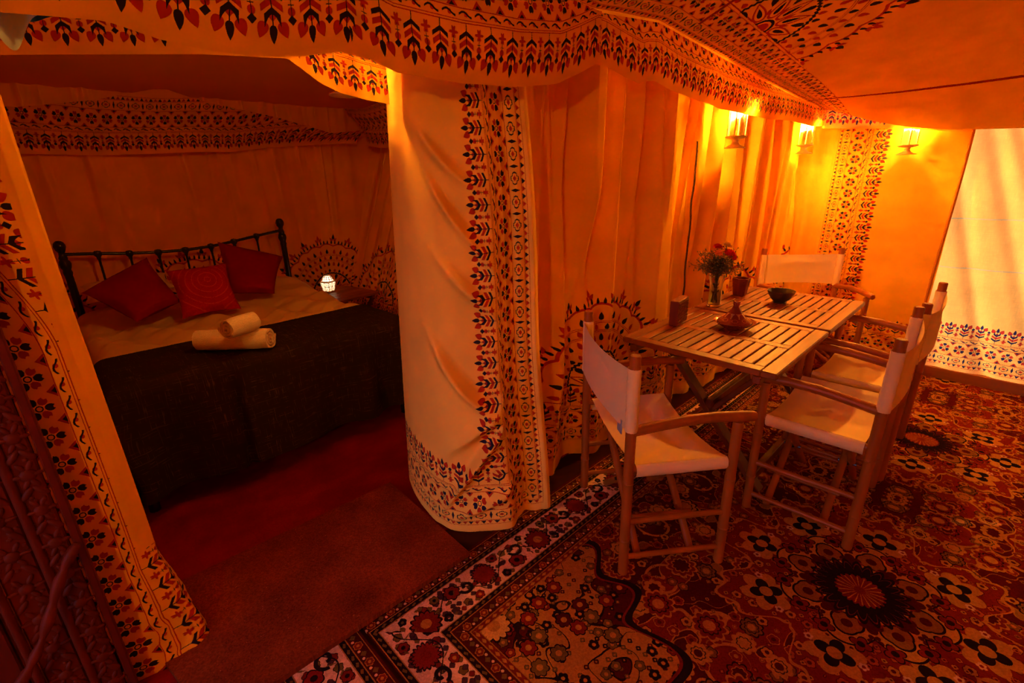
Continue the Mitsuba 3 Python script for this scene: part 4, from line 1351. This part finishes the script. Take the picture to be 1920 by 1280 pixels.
def f_duvet(s, t):
    (x, y, z), uv = drape(BX0 - 0.015, BX1 + 0.03, 2.62, 4.16, 0.625, 0.22, 0.09, 0.0, 3, 0.055, 0.09, 0.02)(s, t)
    mid = np.exp(-((x - 0.75) / 0.75) ** 4)
    z = z + 0.060 * np.exp(-((y - 4.02) / 0.24) ** 2) * mid + 0.05 * np.exp(-((y - 3.85) / 0.28) ** 2 - ((x - 1.30) / 0.22) ** 2)
    z = z + 0.024 * np.sin(x * 22 + y * 9 + 3 * nz(x, y, 2, 9)) * np.exp(-((y - 3.2) / 0.5) ** 2) * (z > 0.5)
    return (x, y, z), uv


sheet('duvet', f_duvet, 150, 130, 'cotton_sheet', label='cream cotton duvet spread over the bed, rumpled by the cushions', category='duvet')


def f_throw(s, t):
    (x, y, z), uv = drape(BX0 - 0.03, BX1 + 0.045, BY0 - 0.015, 2.93, 0.652, 0.52, 0.52, 0.50, 8, 0.012, 0.07, 0.05)(s, t)
    pleat = np.exp(-((uv[0] - 0.50) / 0.018) ** 2) * np.clip((BY0 + 0.02 - uv[1]) / 0.25, 0, 1)
    return (x, y + 0.035 * pleat, z), uv


sheet('bed_throw', f_throw, 220, 130, 'blanket_weave', label='dark brown woven throw covering the foot of the bed down to the floor', category='throw')


def cushion(corners, h, n=26, pinch=0.10):
    """Stuffed square cushion over four corners (3-D)."""
    C = np.array(corners, float)
    nrm = np.cross(C[1] - C[0], C[3] - C[0])
    nrm /= np.linalg.norm(nrm)
    ctr = C.mean(0)
    vs, fs, uvs = [], [], []
    for side in (1, -1):
        u, v = np.meshgrid(np.linspace(-1, 1, n), np.linspace(-1, 1, n), indexing='ij')
        pu, pv = u * (1 - pinch * (1 - v * v)) , v * (1 - pinch * (1 - u * u))
        s, t = (pu + 1) / 2, (pv + 1) / 2
        P = C[0] * ((1 - s) * (1 - t))[..., None] + C[1] * (s * (1 - t))[..., None] + C[2] * (s * t)[..., None] + C[3] * ((1 - s) * t)[..., None]
        hh = h * ((1 - u ** 2) * (1 - v ** 2)) ** 0.42 * (1 + 0.25 * nz(u, v, 1.6, 3))
        P = P + side * nrm * hh[..., None]
        idx = np.arange(n * n).reshape(n, n) + len(vs) * n * n
        q = np.stack([idx[:-1, :-1], idx[1:, :-1], idx[1:, 1:], idx[:-1, 1:]], -1).reshape(-1, 4)
        fs.append(q if side == 1 else q[:, ::-1])
        vs.append(P.reshape(-1, 3))
        uvs.append(np.stack([s, t], -1).reshape(-1, 2))
    return (np.vstack(vs), np.vstack(fs)), np.vstack(uvs)


def add_cushion(key, corners, h, bsdf, label, **k):
    m, uv = cushion(corners, h, **k)
    return put(key, m, bsdf, True, uv, label=label, category='cushion' if key == 'cushion' else 'pillow')


add_cushion('pillow', [(0.13, 4.30, 0.80), (0.62, 4.30, 0.82), (0.62, 3.99, 0.76), (0.12, 3.97, 0.735)], 0.055, 'cotton_sheet', 'white pillow half hidden behind the left red cushion, against the headboard')
# add_cushion('pillow', [(0.82, 4.31, 0.80), (1.40, 4.31, 0.80), (1.42, 3.95, 0.70), (0.82, 3.95, 0.70)], 0.075, 'cotton_sheet', 'white pillow under the duvet behind the right red cushion')
add_cushion('cushion', [(0.48, 3.87, 0.995), (0.555, 3.54, 0.74), (0.300, 3.40, 0.695), (0.110, 3.66, 0.86)], 0.085, 'red_cushion_cloth', 'dark red cushion tipped on its corner, leftmost of the three on the bed', pinch=0.08)
add_cushion('cushion', [(0.532, 3.664, 0.925), (0.876, 3.675, 0.925), (0.852, 3.430, 0.655), (0.520, 3.420, 0.660)], 0.075, 'stitched_cushion_cloth', 'brighter red cushion with stitched rings in the middle of the three')
add_cushion('cushion', [(0.900, 3.87, 1.05), (1.295, 3.79, 0.905), (1.105, 3.54, 0.690), (0.830, 3.63, 0.720)], 0.085, 'red_cushion_cloth', 'dark red cushion leaning on the headboard, rightmost of the three on the bed', pinch=0.08)

# rolled towels


def roll(p, q, R, turns, seed):
    """Towel rolled up: a spiral strip swept between two ends."""
    from shapely.geometry import LineString
    th = np.linspace(0.6, turns * 2 * math.pi, 26 * turns)
    rr = R * (0.10 + 0.86 * th / th[-1])
    g = LineString(np.stack([rr * np.cos(th), rr * np.sin(th)], -1)).buffer(R * 0.86 / turns * 0.35, quad_segs=3)
    p, q = V(*p), V(*q)
    L = np.linalg.norm(q - p)
    m = trimesh.creation.extrude_polygon(g, L, engine='earcut')
    m = m.subdivide_to_size(0.03, max_iter=6)
    v = m.vertices
    k = v[:, 2] / L
    sw = 1 + 0.07 * np.sin(math.pi * k) + 0.05 * (meshkit.fbm(v * 22, 2, seed) - 0.5)
    v[:, :2] *= sw[:, None]
    v[:, 1] = np.where(v[:, 1] < 0, v[:, 1] * 0.92, v[:, 1])
    v[:, 2] += 0.012 * (meshkit.fbm(np.c_[v[:, :2] * 40, v[:, 2:] * 2], 2, seed + 1) - 0.5)
    z = (q - p) / L
    up = V(0, 0, 1)
    x = np.cross(up, z)
    x /= np.linalg.norm(x)
    y = np.cross(z, x)
    m.vertices = p + v[:, :1] * x + v[:, 1:2] * y + v[:, 2:3] * z
    return m


put('towel', roll((0.452, 2.700, 0.710), (0.712, 2.462, 0.710), 0.056, 3, 2), 'towel_terry', 35, label='rolled cream towel lying on the throw, lower of the two', category='towel', group='rolled towels on the bed')
put('towel', roll((0.522, 2.425, 0.806), (0.660, 2.490, 0.806), 0.050, 3, 5), 'towel_terry', 35, label='rolled cream towel resting on top of the other', category='towel', group='rolled towels on the bed')

# bedside table with its pierced lantern
bt = thing('bedside_table', 'small folding wooden bedside table at the right of the bed', 'table')
ba0 = math.radians(10)
c0 = V(1.71, 3.81, 0)
for k in range(6):
    put(bt + '__slat', move(rbox(-0.20, -0.245 + 0.082 * k, 0.528, 0.20, -0.245 + 0.082 * k + 0.079, 0.548, 0.003), c0, ba0), f'teak_slat_{k % 3}')
for s in (-1, 1):
    put(bt + '__bearer', move(rbox(s * 0.14 - 0.016, -0.24, 0.500, s * 0.14 + 0.016, 0.24, 0.5275, 0.003), c0, ba0), 'teak_leg')
    for e in (-1, 1):
        put(bt + '__leg', move(bar((s * (0.14 + 0.02 * e), e * 0.20, 0.008), (s * (0.14 + 0.02 * e), -e * 0.20, 0.50), 0.022, 0.036, 0.003, (1, 0, 0)), c0, ba0), 'teak_leg')

ll = thing('pierced_lantern', 'small white pierced metal lantern glowing on the bedside table', 'lantern')
LX, LY, LZ = 1.655, 3.915, 0.548
LR = math.radians(25)


def lp(m):
    return move(m, (LX, LY, LZ), LR)


def frustum(r0, r1, z0, z1):
    return trimesh.convex.convex_hull([(sx * r, sy * r, z) for r, z in ((r0, z0), (r1, z1)) for sx in (-1, 1) for sy in (-1, 1)])


GLOW = {'type': 'area', 'radiance': {'type': 'rgb', 'value': [GLOWS * c for c in (1.0, 0.74, 0.46)]}}
put(ll + '__glow', lp(cat([frustum(0.030, 0.040, 0.014, 0.084)])), 'frosted', emitter=GLOW, label='lit inside seen through the piercing')
put(ll + '__dome_glow', lp(ball((0, 0, 0.094), 0.038, 2, (1, 1, 1.1))), 'frosted', emitter=GLOW)
fil = []
for k in range(4):
    face = []

    def fp(u, v):
        """u in -1..1 across, v 0..1 up the face"""
        w = 0.032 + 0.011 * v
        return (u * w, -(w + 0.001), 0.012 + 0.074 * v)
    for v in (0, 0.5, 1):
        face.append(tube([fp(-1, v), fp(1, v)], 0.0026, 6))
    for u in (-1, 0):
        face.append(tube([fp(u, 0), fp(u, 1)], 0.0026, 6))
    for i in (0, 1):
        for j in (0, 1):
            u0, v0 = -1 + i, j * 0.5
            face.append(tube([fp(u0, v0), fp(u0 + 1, v0 + 0.5)], 0.0019, 6))
            face.append(tube([fp(u0 + 1, v0), fp(u0, v0 + 0.5)], 0.0019, 6))
            face.append(tube([fp(u0 + 0.5 + 0.32 * math.cos(a), v0 + 0.25 + 0.16 * math.sin(a)) for a in np.linspace(0, 2 * math.pi, 13)], 0.0017, 5, False))
    fil += [move(m, rz=k * math.pi / 2) for m in face]
put(ll + '__pierced_body', lp(cat(fil)), 'white_filigree', 40)
dm = []
for k in range(12):
    a = k * math.pi / 6
    dm.append(tube([(0.044 * math.cos(e) * math.cos(a), 0.044 * math.cos(e) * math.sin(a), 0.096 + 0.048 * math.sin(e)) for e in np.linspace(0, 1.5, 9)], 0.0022, 5))
for e in (0.35, 0.75, 1.15):
    dm.append(tube([(0.044 * math.cos(e) * math.cos(a), 0.044 * math.cos(e) * math.sin(a), 0.096 + 0.048 * math.sin(e)) for a in np.linspace(0, 2 * math.pi, 25)], 0.0018, 5, False))
put(ll + '__pierced_dome', lp(cat(dm)), 'white_filigree', 40)
put(ll + '__rim', lp(lathe([(0.050, 0.086), (0.055, 0.089), (0.055, 0.094), (0.049, 0.097), (0.045, 0.092), (0.050, 0.086)], 32)), 'white_filigree', 40)
put(ll + '__base', lp(rbox(-0.036, -0.036, 0.006, 0.036, 0.036, 0.0125, 0.002)), 'white_filigree')
for sx in (-1, 1):
    for sy in (-1, 1):
        put(ll + '__foot', lp(ball((sx * 0.028, sy * 0.028, 0.0052), 0.005, 1)), 'white_filigree', True)

# ================================================================== CARVED SCREEN, bottom left
sc = thing('carved_screen', 'dark red carved wooden screen standing at the left edge behind the curtain flap', 'screen')
SY = 1.50
put(sc + '__stile', rbox(-0.122, SY, 0.0065, -0.104, SY + 0.045, 1.62, 0.003), 'dark_carved_wood')


def carved_plank(x0, x1, seed, d=0.0):
    k = put(sc + '__carved_plank', rbox(x0, SY + d, 0.0065, x1, SY + 0.03 + d, 1.60, 0.004), 'dark_carved_wood')
    r = np.random.default_rng(seed)
    w = x1 - x0
    ms = []
    zz = 0.02
    while zz < 1.56:
        cx = (x0 + x1) / 2
        ms.append(ball((cx, SY + d, zz), 0.016, 1, (1.0, 0.55, 1.0)))
        for i in range(6):
            a = i * math.pi / 3
            p = trimesh.creation.icosphere(1, 1.0)
            p.vertices = p.vertices * V(0.014, 0.006, 0.006)
            p = move(p, ry=-a)
            p.apply_translation((cx + min(0.024, w * 0.34) * math.cos(a), SY + d, zz + 0.026 * math.sin(a)))
            ms.append(p)
        for sx in (-1, 1):
            p = trimesh.creation.icosphere(1, 1.0)
            p.vertices = p.vertices * V(0.020, 0.007, 0.008)
            p = move(p, ry=sx * 0.9)
            p.apply_translation((cx + sx * w * 0.28, SY + d, zz + 0.052))
            ms.append(p)
            for _ in range(3):
                ms.append(ball((cx + r.uniform(-0.42, 0.42) * w, SY + d, zz + r.uniform(0, 0.09)), 0.006, 0, (1, 0.7, 1)))
        zz += 0.098
    put(k + '__relief', cat(ms), 'dark_carved_wood', 40, kind='stuff', label='carved flowers and leaves')


carved_plank(-0.172, -0.128, 1)
put(sc + '__moulding', tube([(-0.182, SY + 0.004, 0.0065), (-0.182, SY + 0.004, 1.6)], 0.010, 10), 'dark_carved_wood', True)
carved_plank(-0.262, -0.193, 2, 0.008)
put(sc + '__moulding', tube([(-0.272, SY + 0.004, 0.0065), (-0.272, SY + 0.004, 1.6)], 0.009, 10), 'dark_carved_wood', True)
put(sc + '__plain_plank', rbox(-0.345, SY + 0.006, 0.0065, -0.290, SY + 0.034, 1.6, 0.004), 'dark_carved_wood')
carved_plank(-0.455, -0.362, 3, 0.004)
put(sc + '__plain_plank', rbox(-0.56, SY + 0.006, 0.0065, -0.47, SY + 0.034, 1.6, 0.004), 'dark_carved_wood')
put(sc + '__cross_rail', rbox(-0.56, SY + 0.0345, 0.10, -0.123, SY + 0.058, 0.18, 0.003), 'dark_carved_wood')
put(sc + '__cross_rail', rbox(-0.56, SY + 0.0345, 1.40, -0.123, SY + 0.058, 1.48, 0.003), 'dark_carved_wood')
# knobbly strut across its foot
a, b = V(-0.112, SY - 0.03, 0.60), V(-0.360, SY - 0.09, 0.20)
ts = np.linspace(0, 1, 80)
r = 0.008 + 0.0055 * np.abs(np.sin(ts * math.pi * 6.5)) - 0.003 * np.exp(-((ts - 0.5) / 0.05) ** 2)
r[0] = r[-1] = 0.006
strut = tube(a + (b - a) * ts[:, None] + np.c_[0 * ts, 0 * ts, 0.012 * np.sin(ts * 3 * math.pi)], r, 12)
put(sc + '__strut', strut, 'dark_carved_wood', 60, label='knobbly carved strut')
